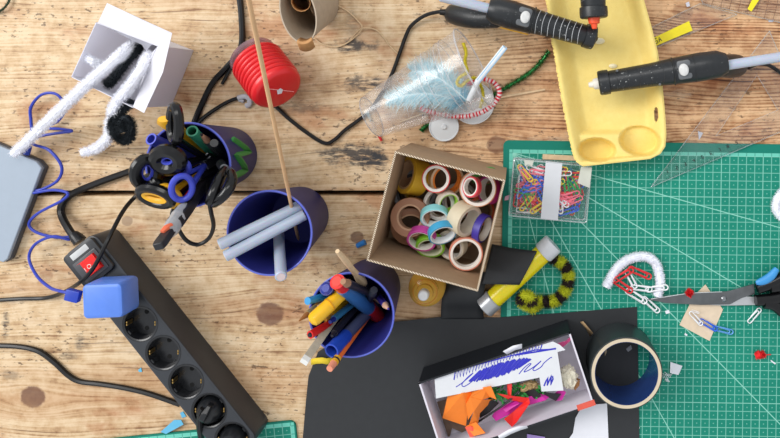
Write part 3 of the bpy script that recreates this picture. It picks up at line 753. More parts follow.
# ------------------------------------------------------------------ upper left: open white carton with fluffy stems
def thin_paper(name, rgb, k):
    t = NT(name); f = t.noise(t.co, 90, 3); c = lin(rgb); col = t.mix(f, tuple(x*.96 for x in c), c)
    tl = t.n('ShaderNodeBsdfTranslucent'); t.put(tl.inputs[0], col); m = t.n('ShaderNodeMixShader'); m.inputs[0].default_value = k
    t.t.links.new(t.bsdf(col, .75, 0, .3), m.inputs[1]); t.t.links.new(tl.outputs[0], m.inputs[2]); MATS[name] = t.done(m.outputs[0]); return MATS[name]
WB = thin_paper('carton_white', (236, 236, 244), .22)
WB2 = thin_paper('carton_inner', (240, 240, 248), .45)
t_ = thing('paper_carton', 'open white paper carton with flaps folded out, holding fluffy stems', 'carton', W(140, 60, 0))
zt = 8.0
rim = [W(96, 22, zt), W(158, 46, zt), W(133, 108, zt), W(71, 77, zt)]
base = [V((p.x, p.y, 0)) for p in rim]
for nm, i, j in (('back_wall', 0, 1), ('right_wall', 1, 2), ('front_wall', 2, 3), ('left_wall', 3, 0)):
    mid = (rim[0]+rim[1]+rim[2]+rim[3])/4
    n = ((rim[i]+rim[j])/2 - mid); n.z = 0; n.normalize(); n *= .07
    b = MB(); b.loft([[base[i], base[j], base[j]-n, base[i]-n], [rim[i], rim[j], rim[j]-n, rim[i]-n]]); obj('wall', b, WB2 if nm in ('left_wall',) else WB, t_)
b = MB(); b.slab([p + V((0, 0, .1)) for p in base], .1); obj('bottom', b, WB2, t_)
def flap(pts, th=.06): 
    b = MB(); b.slab(pts, th); return obj('flap', b, WB, t_)
flap([W(98, 22.5, zt+.1), W(107, 3, 8.9), W(141, 19, 9.1), W(172, 33, 9.0), W(168, 40, 8.7), W(158, 46, zt+.1), W(125, 34, 8.3)])
flap([W(158, 46, zt+.15), W(168, 40, 8.8), W(172, 33, 9.0), W(163, 72, 8.8), W(144, 113, 8.2), W(133, 107, zt+.1)])
flap([W(96, 22, zt+.05), W(112, 24, 7.4), W(142, 45, 6.6), W(146, 51, 6.4), W(152, 44, 7.6)])
flap([W(133, 107, zt+.05), W(143, 80, 7.2), W(150, 55, 6.6), W(156, 48, zt)])
FW = mat('fluff_white', (242, 243, 250), .9, var=.03); FK = mat('fluff_black', (26, 34, 40), .9, var=.2)
def fluffy(name, pts, r, ln, count, mats_, label, seed, stripes=None, core=None, w=.035, group=None, step=6):
    P = spline([W(*p) for p in pts], step)
    b = MB(); b.tube(P, r, 8)
    if stripes:
        # colour the core by length too
        nseg = len(P)-1; acc = [0]
        for i in range(nseg): acc.append(acc[-1] + (P[i+1]-P[i]).length)
        for k in range(nseg):
            for q in range(8): b.m[k*8+q] = stripes((acc[k]+acc[k+1])/2/acc[-1])
    b.fuzz(P, r, ln, count, random.Random(seed), w, .5, stripes)
    return tag(name, b, mats_, label, 'pipe cleaner', group, smooth=None)
fluffy('pipe_cleaner', [(136, 42, 3.5), (127, 50, 6.6), (112, 62, 9.2), (85, 86, 8.2), (60, 110, 5.4), (38, 131, 3.2), (14, 154, 2.2)], .5, .34, 5200, FW, 'long thick white fluffy stem from the white carton to the grey slab', 11)
fluffy('pipe_cleaner', [(104, 68, 5.2), (94, 62, 7.2), (86, 57, 7.0)], .4, .3, 900, FW, 'short white fluffy stem end inside the left of the white carton', 12)
fluffy('pipe_cleaner', [(137, 44, 3), (134, 52, 6), (126, 62, 6.8), (113, 79, 6.4), (107, 84, 6)], .42, .42, 2600, FK, 'black fluffy stem lying inside the white carton', 13)
def st2(t): return 1 if (.30 < t < .64) else 0
fluffy('pipe_cleaner', [(150, 55, 6), (144, 65, 8.4), (132, 83, 9.0), (119, 100, 7.6), (113.5, 112, 6.4), (115, 104, 6.0), (122, 104, 5.6)], .5, .36, 3000, FW, 'white fluffy stem bent over the front edge of the white carton', 14)
fluffy('pipe_cleaner', [(131, 102, 7.2), (124, 107, 6.8), (116, 116, 6.2), (113, 128, 5.6), (119, 138.5, 5.2), (128, 139, 5.4), (131, 128, 6.2), (126, 118, 6.6), (121, 124, 6.4), (124, 132, 6.2)], .42, .42, 5000, FK, 'black fluffy stem curled into a ring below the white carton', 15)
fluffy('pipe_cleaner', [(113, 112, 5.0), (110, 124, 4.6), (109, 136, 3.8), (100, 146, 2.2), (92, 150, 1.2), (83, 152.5, .9)], .48, .32, 2400, FW, 'white fluffy stem tail lying on the board below the white carton', 16)

# ------------------------------------------------------------------ red ribbed pot
def red_mat():
    t = NT('pot_red'); f = t.noise(t.co, 60, 3)
    col = t.mix(f, lin((206, 26, 34)), lin((226, 44, 48)))
    return t.done(t.bsdf(col, .3, 0, .5, None, Subsurface_Weight=.2, Subsurface_Scale=.004))
axis = V((.62, -.62, .42)).normalized()
ctr = W(268, 76, 3.6)
M_ = frame_z(ctr, axis)
t_ = thing('ribbed_pot', 'translucent red ribbed pot lying on its side under the bamboo skewer', 'pot', M_)
prof = [(2.0, -2.9)]
for k in range(7):
    z0_ = -2.7 + k*.62
    prof += [(2.55, z0_), (2.92, z0_+.12), (3.02, z0_+.30), (2.92, z0_+.48), (2.62, z0_+.58)]
prof += [(2.9, 1.75), (2.9, 2.1), (2.65, 2.5), (2.3, 2.62), (0, 2.66)]
b = MB(); b.lathe([(0, -2.8)] + prof, 56); obj('body', b, red_mat(), t_, local=True, smooth=60)
b = MB(); b.lathe([(2.0, -2.6), (2.5, -2.9), (2.75, -3.2), (2.75, -3.7), (2.55, -3.8), (0, -3.8)], 48); obj('lid', b, clear('lid_clear', (225, 205, 212), .15, .3, .22, (200, 170, 180)), t_, 'clear pinkish lid', local=True)
b = MB(); b.tube([V((-1.2, 1.6, 2.67)), V((1.4, -1.5, 2.67))], .03, 5); obj('scratch', b, mat('scratch_pink', (250, 190, 190), .5), t_, local=True)
b = MB(); b.slab([V((x, y, 2.72)) for x, y in [(-.35, -.35), (.1, -.55), (.4, -.1), (.25, .35), (-.2, .3)]], .03); obj('white_flake', b, PAPER, t_, local=True)
# small grey clip and red crumb beside
b = MB(); b.tube(spline([W(238, 98, .35), W(244, 96.5, .45), W(249, 98.5, .45), W(249.5, 104, .4), W(246, 106, .3)], 5), .32, 8, flat=.7); b.tube([W(239, 100, .25), W(244, 101.5, .3)], .2, 6)
tag('plastic_hook', b, mat('hook_grey', (176, 176, 182), .4), 'small pale grey plastic hook on the board below the red pot', 'hook')
b = MB(); b.tube([W(255, 41, .12), W(258.5, 42, .12)], [.16, .2], 7); tag('paper_scrap', b, mat('scrap_red', (200, 40, 44), .7), 'tiny red crumb on the board above the red pot', 'scrap')

# ------------------------------------------------------------------ cardboard tube and twine
KR = mat('tube_board', (176, 160, 140), .85, var=.1, bump=.1); KR2 = mat('kraft_brown', (186, 136, 84), .7, var=.12)
def ell(cx, cy, a, b_, z, rot, k=0, tilt=0, n=56):
    """ring of points seen as an ellipse (half axes in cm) round a pixel at height z"""
    c = W(cx, cy, z); out = []
    for i in range(n):
        t = 2*PI*i/n; x, y = (a+k)*math.cos(t), (b_+k)*math.sin(t)
        X, Y = x*math.cos(rot) - y*math.sin(rot), x*math.sin(rot) + y*math.cos(rot)
        out.append(c + V((X, Y, tilt*Y)))
    return out
t_ = thing('cardboard_tube', 'grey flattened cardboard tube standing tilted at the top edge, mouth towards the viewer', 'tube', W(326, -6, 0))
rot_ = math.radians(12)
lv = [(298, 13, 9.4), (308, 6, 5.5), (322, -3, .2)]
b = MB(); ro_ = [b.ring(ell(cx, cy, 1.9, 3.25, z, rot_, 0, .12 if z > 8 else .03)) for cx, cy, z in lv]; ri_ = [b.ring(ell(cx, cy, 1.9, 3.25, z, rot_, -.14, .12 if z > 8 else .03)) for cx, cy, z in lv]
for a, c in zip(ro_, ro_[1:]): b.bridge(a, c)
for a, c in zip(ri_, ri_[1:]): b.bridge(c, a)
b.bridge(ri_[0], ro_[0]); b.bridge(ro_[-1], ri_[-1]); obj('tube', b, KR, t_)
b = MB(); g = []
for k in range(15):
    a = 2.0 + k*.42; r_ = 1.5 - k*.07; c = W(303, 2, 0)
    g.append([W(303 + 4*(1-j), 2 - 3*(1-j), 8.6*j + .6*(1-j) - .05*k*j) + V((r_*math.cos(a), r_*math.sin(a), 0)) for j in (0, .5, 1)])
b.grid(g); o = obj('rolled_paper', b, KR2, t_, 'rolled brown paper inside'); solid(o, .05)
tl = ell(298, 13, 1.9, 3.25, 9.4, rot_, 0, .12); dn = (W(308, 6, 5.5) - W(298, 13, 9.4))
lo_ = [i for i in range(len(tl)) if abs(i - 42) <= 4]
b = MB(); g = []
for i in lo_:
    p = tl[i]; c = W(298, 13, 9.4); inw = (c - p); inw.z = 0; inw.normalize()
    g.append([p - inw*.05 + V((0, -.75, -.9)), p - inw*.06 + V((0, 0, .05)), p + inw*.16 + V((0, 0, .06)), p + inw*.19 + dn*.3])
b.grid(g); o = obj('tape_patch', b, KR2, t_, 'brown tape over the lip'); solid(o, .04, 1)
TW = mat('twine', (206, 178, 140), .85, var=.2, scale=700)
def twine(pts, label, r=.09): return tag('twine', cable(pts, r, 6, 10), TW, label, 'string')
twine([(325, -8, .3), (333, 2, .2), (347, 11, .2), (357, 20, .2), (362, 28, .5), (355, 37, .2), (345, 44, .2), (335, 47, .2), (322, 44, .2), (313, 38.5, .2), (306, 47, .15)], 'thin twine looping from the top edge to the foot of the cardboard tube')
twine([(350, 40, .12), (358, 31, .3), (365, 28, .45), (376, 30, .2), (384, 38, .12), (390, 46, .12), (398, 54, .12)], 'thin twine running from the loop towards the clear plastic cup')
b = MB(); b.tube(spline([W(-6, 14, .2), W(3, 9, .5), W(9, 1, .4), W(11, -8, .3)], 6), .12, 6); b.fuzz(spline([W(-6, 14, .2), W(3, 9, .5), W(9, 1, .4), W(11, -8, .3)], 6), .1, .2, 400, random.Random(5), .02)
tag('tinsel_stem', b, mat('tinsel_dark', (40, 62, 44), .4, metal=.3), 'dark green tinsel stem cut off by the top left corner', 'pipe cleaner', smooth=None)

# ------------------------------------------------------------------ clear plastic cup with craft stems
mouth = W(474, 67, 5.3); bs = W(371.5, 117, 3.3); axv = (mouth-bs); Lc = axv.length
M_ = frame_z(bs, axv)
t_ = thing('plastic_cup', 'clear plastic cup lying on its side with a pale blue feather inside', 'cup', M_)
CL = clear('cup_clear', (254, 254, 254), .18, .25, .10, (240, 240, 242))
def rad(t): return 2.55 + (4.65-2.55)*t
pr = [(0, .25), (2.1, .2), (2.25, 0), (2.5, .02)]
for k in range(0, 41):
    t = k/40; bumpv = 0
    for q in (.62, .66, .80, .83): bumpv += .10*math.exp(-((t-q)/.008)**2)
    pr.append((rad(t) + bumpv, .1 + (Lc-.15)*t))
b = MB(); b.lathe(pr, 72); obj('wall', b, CL, t_, local=True, smooth=60)
for tq in (.60, .66, .79, .84):
    b = MB(); rq = rad(tq) + .06; b.tube([V((rq*math.cos(2*PI*k/72), rq*math.sin(2*PI*k/72), Lc*tq)) for k in range(72)], .05, 6, closed=True); obj('rib', b, clear('rib_clear', (250, 250, 252), .15, .5, .25, (240, 240, 242)), t_, local=True)
b = MB(); b.tube([V((4.7*math.cos(2*PI*k/72), 4.7*math.sin(2*PI*k/72), Lc)) for k in range(72)], .11, 8, closed=True); obj('lip', b, clear('lip_clear', (240, 240, 242), .2, .3, .3, (236, 236, 238)), t_, local=True)
b = MB(); b.tube([V((2.45*math.cos(2*PI*k/60), 2.45*math.sin(2*PI*k/60), .02)) for k in range(60)], .06, 8, closed=True); obj('foot_ring', b, clear('lip_clear'), t_, local=True)
# feather: shaft and soft barbs
FB = mat('feather_blue', (158, 212, 226), .9, var=.1); FB2 = mat('feather_pale', (214, 232, 236), .9, var=.05); FB3 = mat('feather_deep', (92, 172, 200), .9, var=.1)
def feather(label, pts, ln, n, seed):
    P = spline([W(*p) for p in pts], 10); rnd = random.Random(seed)
    t = thing('feather', label, 'feather', P[0])
    b = MB(); b.tube(P, [.07*(1-i/len(P))+.02 for i in range(len(P))], 6); obj('shaft', b, FB2, t)
    b = MB()
    for k in range(n):
        u = rnd.random(); i = min(int(u*(len(P)-1)), len(P)-2); p = P[i].lerp(P[i+1], rnd.random()); T = (P[i+1]-P[i]).normalized()
        side = 1 if rnd.random() < .5 else -1
        nrm = V((-T.y, T.x, 0)).normalized()*side + V((0, 0, rnd.gauss(0, .35)))
        l = ln*(.35 + .65*math.sin(PI*min(1, .15+u*.85)))*rnd.uniform(.5, 1.1)
        d = (nrm*.75 + T*rnd.uniform(.5, 1.0)).normalized()
        bend = V((rnd.gauss(0, .25), rnd.gauss(0, .25), rnd.gauss(0, .15)))*l
        q1 = p + d*l*.5; q2 = p + d*l + bend
        for q in (q1, q2): q.z = max(q.z, .35)
        wd = T.cross(V((0, 0, 1))).normalized()*0 + T*.028
        b.mi = 2 if u < .14 and rnd.random() < .8 else (0 if rnd.random() < .72 - .4*u else 1)
        a_ = b.vert(p-wd); c_ = b.vert(p+wd); d1 = b.vert(q1+wd); d0 = b.vert(q1-wd); e_ = b.vert(q2)
        b.face((a_, c_, d1, d0)); b.face((d0, d1, e_))
    obj('vane', b, [FB, FB2, FB3], t, smooth=None)
    return t
feather('pale blue fluffy feather inside the clear cup, tip at the white cap', [(467, 101, 2.4), (455, 90, 3.0), (440, 79, 3.6), (425, 72, 3.6), (412, 71, 3.2)], 2.3, 3000, 3)
feather('whitish fluffy feather spreading along the lower side of the clear cup', [(466, 102, 2.0), (450, 98, 2.4), (430, 94, 2.6), (408, 95, 2.6), (388, 100, 2.4)], 2.2, 3000, 4)
# white caps
def cap(px, py, r, z, label, tilt, knob):
    M = frame_z(W(px, py, z), tilt); t = thing('bottle_cap', label, 'lid', M)
    b = MB(); b.lathe([(0, .25), (r*.82, .25), (r*.92, .18), (r*.95, .32), (r, .25), (r, -.15), (r*.93, -.2), (r*.9, .1), (0, .12)], 44); obj('disc', b, mat('cap_white', (222, 226, 228), .4, var=.03), t, local=True)
    if knob: b = MB(); b.lathe([(0, .5), (.22, .5), (.3, .42), (.34, .24)], 20); obj('knob', b, mat('cap_white', (222, 226, 228)), t, local=True)
cap(444, 126.5, 1.78, .5, 'small white round lid with a knob below the clear cup', V((.1, -.1, 1)), True)
cap(473, 103, 2.55, .55, 'white round lid under the straw at the mouth of the clear cup', V((0, .05, 1)), False)
# striped stems, straw
SR = [mat('stem_red', (216, 44, 62), .8), mat('stem_white', (236, 222, 222), .85)]
fluffy('pipe_cleaner', [(421, 107, 2.4), (428, 111, 2.0), (442, 114.5, 1.8), (458, 116.5, 1.8), (472, 115.5, 2.0), (486, 110, 2.2), (496, 101, 2.4), (499.5, 92, 2.6), (495, 83.5, 2.6), (486, 79.5, 2.6), (478, 80, 2.4), (470, 83.5, 2.2), (462, 84, 2.0)], .24, .16, 5200, SR, 'red and white striped stem bent in a loop at the mouth of the clear cup', 21, lambda t: 0 if (t*38) % 1 < .52 or t > .9 else 1, w=.03, step=10)
SY = mat('stem_yellow', (206, 190, 40), .85)
fluffy('pipe_cleaner', [(463, 43, 5.2), (466, 52, 5.3), (465, 62, 5.0), (467, 72, 4.6), (460, 77, 4.4), (457, 83, 4.2), (461, 86, 4.0), (468, 80, 3.6), (475, 78, 3.2), (481, 86, 3.0), (483, 96, 2.8), (480, 108, 2.6)], .15, .16, 2600, SY, 'thin yellow stem hooked over the rim of the clear cup', 22, w=.03)
GT = mat('tinsel_green', (44, 138, 66), .3, metal=.5, var=.4, scale=900)
fluffy('tinsel_stem', [(549, 51, .8), (540, 63, .6), (528, 74, .5), (512, 84, .5), (500, 91, .45), (480, 104, .4), (450, 118, .4), (428, 125, .4), (421, 131, .5)], .16, .34, 4200, GT, 'green tinsel stem passing beneath the clear cup to the right', 23, w=.04)
P = [W(505, 47, 6.0), W(478, 81, 4.2), W(469, 100, 2.9)]
PP = [P[0], P[0].lerp(P[1], .5), P[0].lerp(P[1], .93), P[1].lerp(P[2], .08), P[1].lerp(P[2], .5), P[2]]
t_ = thing('drinking_straw', 'white bent straw with pale blue stripes standing on the white lid', 'straw', P[2])
M_ = frame(P[1], P[0]-P[1], (0, 0, 1)); ln = (P[0]-P[1]).length
SWM = mat('straw_white', (228, 232, 236), .35); SBM = mat('straw_blue', (150, 196, 228), .4)
b = MB(); b.lathe([(.24, 0), (.34, 0), (.34, ln), (.26, ln), (.25, .1)], 20, frame_z(P[1], P[0]-P[1])); obj('long_end', b, SWM, t_)
sd = (P[0]-P[1]).cross(V((0, 0, 1))).normalized()
for q in (.24, -.12):
    off = sd*q + V((0, 0, math.sqrt(.34**2 - q*q) - .03)); b = MB(); b.tube([P[1] + off, P[0] + off], .075, 6); obj('stripe', b, SBM, t_, 'pale blue stripe along the straw')
b = MB(); b.tube([P[1] + (P[0]-P[1]).normalized()*.15, P[1], P[1].lerp(P[2], .12), P[1].lerp(P[2], .5), P[2]], [.34, .36, .33, .34, .34], 18); obj('short_end', b, SWM, t_)
b = MB(); b.tube([W(494, 98.5, .3), W(545, 89.5, .3)], [.14, .13], 8, flat=.7); tag('wooden_stick', b, WOODL, 'thin wooden stick lying right of the white lids', 'stick')
b = MB(); b.tube([W(400, 122, .25), W(425, 113, .3)], .1, 6); tag('wooden_stick', b, WOODL, 'thin wooden stick poking out under the clear cup', 'stick')
b = MB(); b.tube([W(379, 136, .2), W(381.5, 141, .2)], [.18, .14], 7); tag('paper_scrap', b, mat('scrap_red'  , (200, 40, 44)), 'tiny red and white scrap below the foot of the clear cup', 'scrap')

# ------------------------------------------------------------------ tape carton
KB = mat('carton_board', (170, 142, 112), .85, var=.1, bump=.08); KBI = mat('carton_inside', (150, 128, 104), .9, var=.1)
zr = 11.2
ps_ = [(395, 151), (505.5, 180), (478, 291.5), (366.5, 260.5)]
rimb = [W(x, y, zr) for x, y in ps_]
mid = sum(rimb, V((0, 0, 0)))/4
t_ = thing('cardboard_box', 'open square cardboard carton full of coloured tape rolls', 'box', V((mid.x, mid.y, .42)))
corr = NT('corrugated_edge'); xx, yy_, zz = corr.sep(corr.co)
zig_ = corr.math('SINE', corr.math('MULTIPLY', corr.math('ADD', xx, yy_), 2600.0))
CORR = corr.done(corr.bsdf(corr.mix(corr.step(zig_, -.2, .3), lin((112, 92, 70)), lin((222, 206, 182))), .85))
for i in range(4):
    j = (i+1) % 4
    n = ((rimb[i]+rimb[j])/2 - mid); n.z = 0; n = n.normalized()*.34
    a, c = rimb[i], rimb[j]
    ai = a.lerp(mid, .032); ci = c.lerp(mid, .032); ai.z = ci.z = zr
    fl = lambda p, z: V((p.x, p.y, z))
    b = MB(); b.loft([[fl(a, .42), fl(c, .42), fl(ci, .42), fl(ai, .42)], [a, c, ci, ai]])
    w_ = obj('wall', b, KB if i != 1 else KB, t_)
    b = MB(); b.loft([[fl(p, zr+.004) for p in (a, c, ci, ai)], [fl(p, zr+.03) for p in (a, c, ci, ai)]]); obj('cut_edge', b, CORR, w_, 'corrugated cut edge')
b = MB(); b.slab([V((p.x, p.y, .75)) for p in [q.lerp(mid, .03) for q in rimb]], .3); obj('bottom', b, KBI, t_)
# the rolls
def roll_mats(rgb, core): return mat('tape_%02x%02x%02x' % rgb, rgb, .45, var=.05), mat('core_%02x%02x%02x' % core, core, .7, var=.05)
protos = {}
def tape_roll(M, ro, ri, wd, rgb, core, label, layer=.22, side=None):
    t = thing('tape_roll', label, 'tape', M, 'tape rolls in the cardboard carton')
    m1, m2_ = roll_mats(rgb, core)
    rm = ro - layer
    key = (ro, ri, wd, layer)
    b = MB(); e = .05
    b.lathe([(rm, -wd/2), (ro-e, -wd/2), (ro, -wd/2+e), (ro, wd/2-e), (ro-e, wd/2), (rm, wd/2)], 48, closed=True); obj('tape', b, m1, t, local=True)
    b = MB(); e = .03
    b.lathe([(ri, -wd/2+e), (ri+e, -wd/2), (rm-.004, -wd/2-.005), (rm-.004, wd/2+.005), (ri+e, wd/2), (ri, wd/2-e)], 48, closed=True); obj('core', b, m2_, t, local=True)
    return t
CW = (226, 220, 212); CK = (178, 140, 104)
def TR(px, py, z, tilt, ro, ri, wd, rgb, core, label, layer=.22):
    tape_roll(frame_z(W(px, py, z), V(tilt)), ro*1.1, ri*1.12, wd*.82, rgb, core, label, layer)
TR(413, 176, 3.6, (-.75, .25, .6), 2.0, 1.3, 2.4, (222, 176, 46), CK, 'yellow packing tape roll leaning in the top left corner of the carton', .5)
TR(415, 192, 1.9, (.1, .2, 1), 2.3, 1.6, 2.0, (120, 118, 120), (60, 58, 58), 'dark grey tape roll lying low under the yellow one in the carton', .4)
TR(402, 201, 1.8, (-.3, .1, 1), 1.2, .8, 1.6, (210, 170, 40), CK, 'small yellow tape roll low at the left wall of the carton')
TR(446, 179, 5.0, (.35, -.1, .9), 1.75, 1.3, 1.4, (208, 176, 140), (232, 128, 40), 'kraft tape roll with bright orange inside, behind the red rimmed white roll', .25)
TR(436.2, 178.5, 6.8, (.06, .05, 1), 1.42, 1.02, 1.0, (206, 66, 62), CW, 'white tape roll with a thin red rim near the top wall of the carton', .12)
TR(478, 188, 6.4, (.05, 0, 1), 1.85, 1.42, 1.3, (196, 140, 104), CW, 'wide cream tape ring at the top right of the carton', .12)
TR(472, 187, 7.4, (-.6, .15, .8), 1.05, .74, .8, (214, 66, 80), CW, 'small red tape roll leaning inside the wide cream ring', .16)
TR(489, 190, 4.8, (-.75, .1, .65), 1.45, 1.1, 1.1, (196, 52, 140), CW, 'magenta tape roll leaning on the right wall of the carton', .3)
TR(485, 176, 3.6, (.1, -.8, .5), 1.4, 1.0, 1.1, (60, 158, 66), CK, 'green tape roll low in the top right corner of the carton', .3)
TR(411, 224.5, 3.4, (.1, -.2, 1), 2.05, 1.2, 1.8, (150, 106, 78), (176, 140, 110), 'plain brown tape roll lying low under the large brown one', .7)
TR(411, 217, 5.4, (-.05, .12, 1), 1.98, 1.12, 1.8, (158, 112, 84), (190, 152, 122), 'large brown tape roll on the left side of the carton', .72)
TR(440, 203.5, 4.9, (-.15, .05, 1), 1.65, 1.25, 1.5, (200, 196, 188), CW, 'clear whitish tape roll in the middle of the carton', .2)
TR(447.5, 202, 6.3, (.45, -.25, .85), 1.15, .86, 1.1, (206, 200, 184), (150, 200, 60), 'small tape roll with a lime green inside in the middle of the carton', .2)
TR(434.5, 216, 6.6, (.1, -.62, .78), 1.42, 1.12, 1.0, (138, 208, 212), (222, 232, 230), 'pale turquoise tape roll leaning in the middle of the carton', .14)
TR(442, 232.5, 6.9, (.3, -.62, .72), 1.42, 1.1, 1.05, (62, 156, 198), (222, 228, 230), 'sky blue tape roll in front of the pale turquoise one', .16)
TR(464, 218.5, 6.3, (.72, -.3, .62), 1.68, 1.25, 2.2, (206, 194, 168), (216, 206, 190), 'cream masking tape roll right of the sky blue roll', .2)
TR(482, 228, 5.6, (.88, -.25, .4), 1.45, 1.2, 1.1, (62, 48, 150), CW, 'violet tape roll standing near the right wall of the carton', .22)
TR(480, 211, 3.4, (.3, .2, .9), 1.5, 1.1, 1.2, (214, 90, 46), CK, 'red orange tape roll deep beside the masking tape', .3)
TR(422, 238.5, 5.8, (-.1, -.55, .8), 1.5, 1.15, 1.1, (200, 72, 160), CW, 'pink magenta tape roll left of the sky blue roll', .25)
TR(430.5, 245, 5.0, (0, -.6, .8), 1.5, 1.1, 1.1, (132, 196, 50), (210, 220, 180), 'lime green tape roll at the front of the pile', .25)
TR(452, 244, 4.4, (-.4, -.2, .9), 1.6, 1.2, 1.4, (206, 196, 176), CW, 'cream tape roll half under the salmon rimmed roll', .2)
TR(466, 253, 6.0, (.06, -.05, 1), 1.72, 1.3, 1.2, (206, 128, 104), CW, 'salmon rimmed tape roll at the lower right of the carton', .16)
TR(460, 200, 2.0, (.1, .1, 1), 1.9, 1.4, 1.6, (180, 176, 170), CW, 'grey tape roll at the very bottom middle of the carton', .3)
TR(462, 236, 1.9, (0, .1, 1), 1.3, 1.1, 1.6, (176, 130, 92), CK, 'brown tape roll at the bottom right of the carton', .3)
TR(440, 222, 1.9, (0, 0, 1), 2.0, 1.4, 1.8, (92, 74, 62), CK, 'dark brown tape roll at the bottom of the carton under the pile', .4)
# ------------------------------------------------------------------ amber bottle and black strip below the carton
def amber():
    t = NT('amber'); f = t.noise(t.co, 40, 2)
    g = t.n('ShaderNodeBsdfPrincipled'); col = t.mix(f, lin((236, 176, 66)), lin((248, 198, 96)))
    t.put(g.inputs['Base Color'], col); g.inputs['Roughness'].default_value = .12; g.inputs['Transmission Weight'].default_value = .35; g.inputs['Subsurface Weight'].default_value = .3; g.inputs['Subsurface Scale'].default_value = .02; g.inputs['IOR'].default_value = 1.25
    return t.done(g.outputs[0])
bc_ = W(430, 280.5, 0)
t_ = thing('glue_bottle', 'round amber bottle with a clear nozzle cap, just below the carton', 'bottle', bc_)
b = MB(); b.lathe([(0, 0), (1.95, 0), (2.1, .15), (2.12, 3.0), (2.0, 3.5), (1.6, 3.9), (1.5, 4.05), (1.52, 4.3), (1.25, 4.5), (1.0, 4.6), (.95, 5.0), (.7, 5.2), (0, 5.2)], 48); obj('body', b, amber(), t_, local=True)
b = MB(); b.tube([V((1.35*math.cos(2*PI*k/40), 1.35*math.sin(2*PI*k/40), 4.42)) for k in range(40)], .09, 8, closed=True); obj('ring', b, mat('amber_dark', (190, 128, 44), .25), t_, local=True)
b = MB(); b.lathe([(.62, 5.15), (.6, 5.9), (.48, 6.05), (0, 6.08)], 24); obj('nozzle_cap', b, mat('cap_milky', (214, 214, 214), .25), t_, 'milky white nozzle cap', local=True)

def sheet_obj(name, g, m, label, cat, th=.05, parent=None):
    b = MB(); b.grid(g); o = obj(name, b, m, parent, label, cat); solid(o, th, -1); return o
# black ribbon of card: rises from the sheet, runs under the carton and over the glue tube
edge_a = [(441, 319, .55), (441, 310, 1.0), (441.5, 302, 1.7), (443, 292, 2.0), (446, 282, 1.5), (450, 272, .6)]
edge_b = [(484, 319, .55), (483, 310, 1.0), (483.5, 302, 1.7), (484, 292, 2.0), (486, 282, 1.5), (489, 272, .6)]
g = [[W(*a).lerp(W(*c), k/6) for k in range(7)] for a, c in zip(spline(edge_a, 4), spline(edge_b, 4))]
sheet_obj('card_strip', g, BCARD, 'curved strip of black card coming out under the corner of the carton', 'card')
edge_a = [(482, 284, 2.9), (500, 284.5, 3.05), (519.5, 285, 2.95)]
edge_b = [(492, 244, .7), (515, 248.5, 1.8), (537, 251, 2.8)]
g = []
for i, (a, c) in enumerate(zip(spline(edge_a, 6), spline(edge_b, 6))):
    row = []
    for k in range(9):
        p = W(*a).lerp(W(*c), k/8); row.append(p + V((0, 0, .25*math.sin(PI*k/8))))
    g.append(row)
sheet_obj('card_flap', g, BCARD, 'black card flap lying across the yellow glue tube', 'card')

# ------------------------------------------------------------------ yellow glue tube
A, B = W(484, 308, 1.6), W(553.5, 243.5, 1.6)
t_ = thing('glue_tube', 'yellow glue tube with grey caps at both ends, under the black flap', 'glue tube', A)
def ytube():
    t = NT('tube_yellow'); f = t.noise(t.co, 70, 3)
    return t.done(t.bsdf(t.mix(f, lin((214, 196, 14)), lin((232, 214, 34))), .25, 0, .5, None, Subsurface_Weight=.2, Subsurface_Scale=.004))
ln = (B-A).length; M_ = frame_z(A, B-A)
b = MB(); b.lathe([(0, ln*.12), (1.12, ln*.12), (1.15, ln*.3), (1.15, ln*.7), (1.12, ln*.84), (.8, ln*.88), (0, ln*.88)], 36, M_); obj('body', b, ytube(), t_)
b = MB(); b.lathe([(0, .0), (1.18, 0), (1.28, .08), (1.3, 1.5), (1.2, 1.62), (1.1, 1.62)], 36, M_); obj('screw_cap', b, mat('cap_grey', (170, 172, 176), .3, metal=.35), t_, 'silver grey lower cap')
b = MB(); pr = [(1.1, ln-1.75), (1.24, ln-1.7), (1.3, ln-1.55), (1.3, ln-.15), (1.2, ln), (0, ln)]; b.lathe(pr, 36, M_); obj('top_cap', b, mat('cap_pale', (200, 202, 206), .4), t_, 'pale grey upper cap')

# ------------------------------------------------------------------ bee striped stem
BEE = [mat('bee_yellow', (200, 204, 40), .85), mat('bee_brown', (46, 30, 28), .9)]
pts = [(551, 258, 1.0), (560, 262, .95), (567, 270, .9), (568.5, 281, .9), (565, 291, .9), (558, 299, .9), (549, 302, .9), (541, 301, .9), (535, 305, .9), (528, 305, 1.2), (521.5, 301, 1.6), (524, 296, 2.0), (530, 297.5, 2.1), (531, 303, 1.6), (534, 310, 1.0)]
fluffy('pipe_cleaner', pts, .46, .5, 9000, BEE, 'black and yellow striped fluffy stem curled beside the glue tube', 31, lambda t: 1 if (t*8 + .1) % 1 < .46 else 0, w=.035)

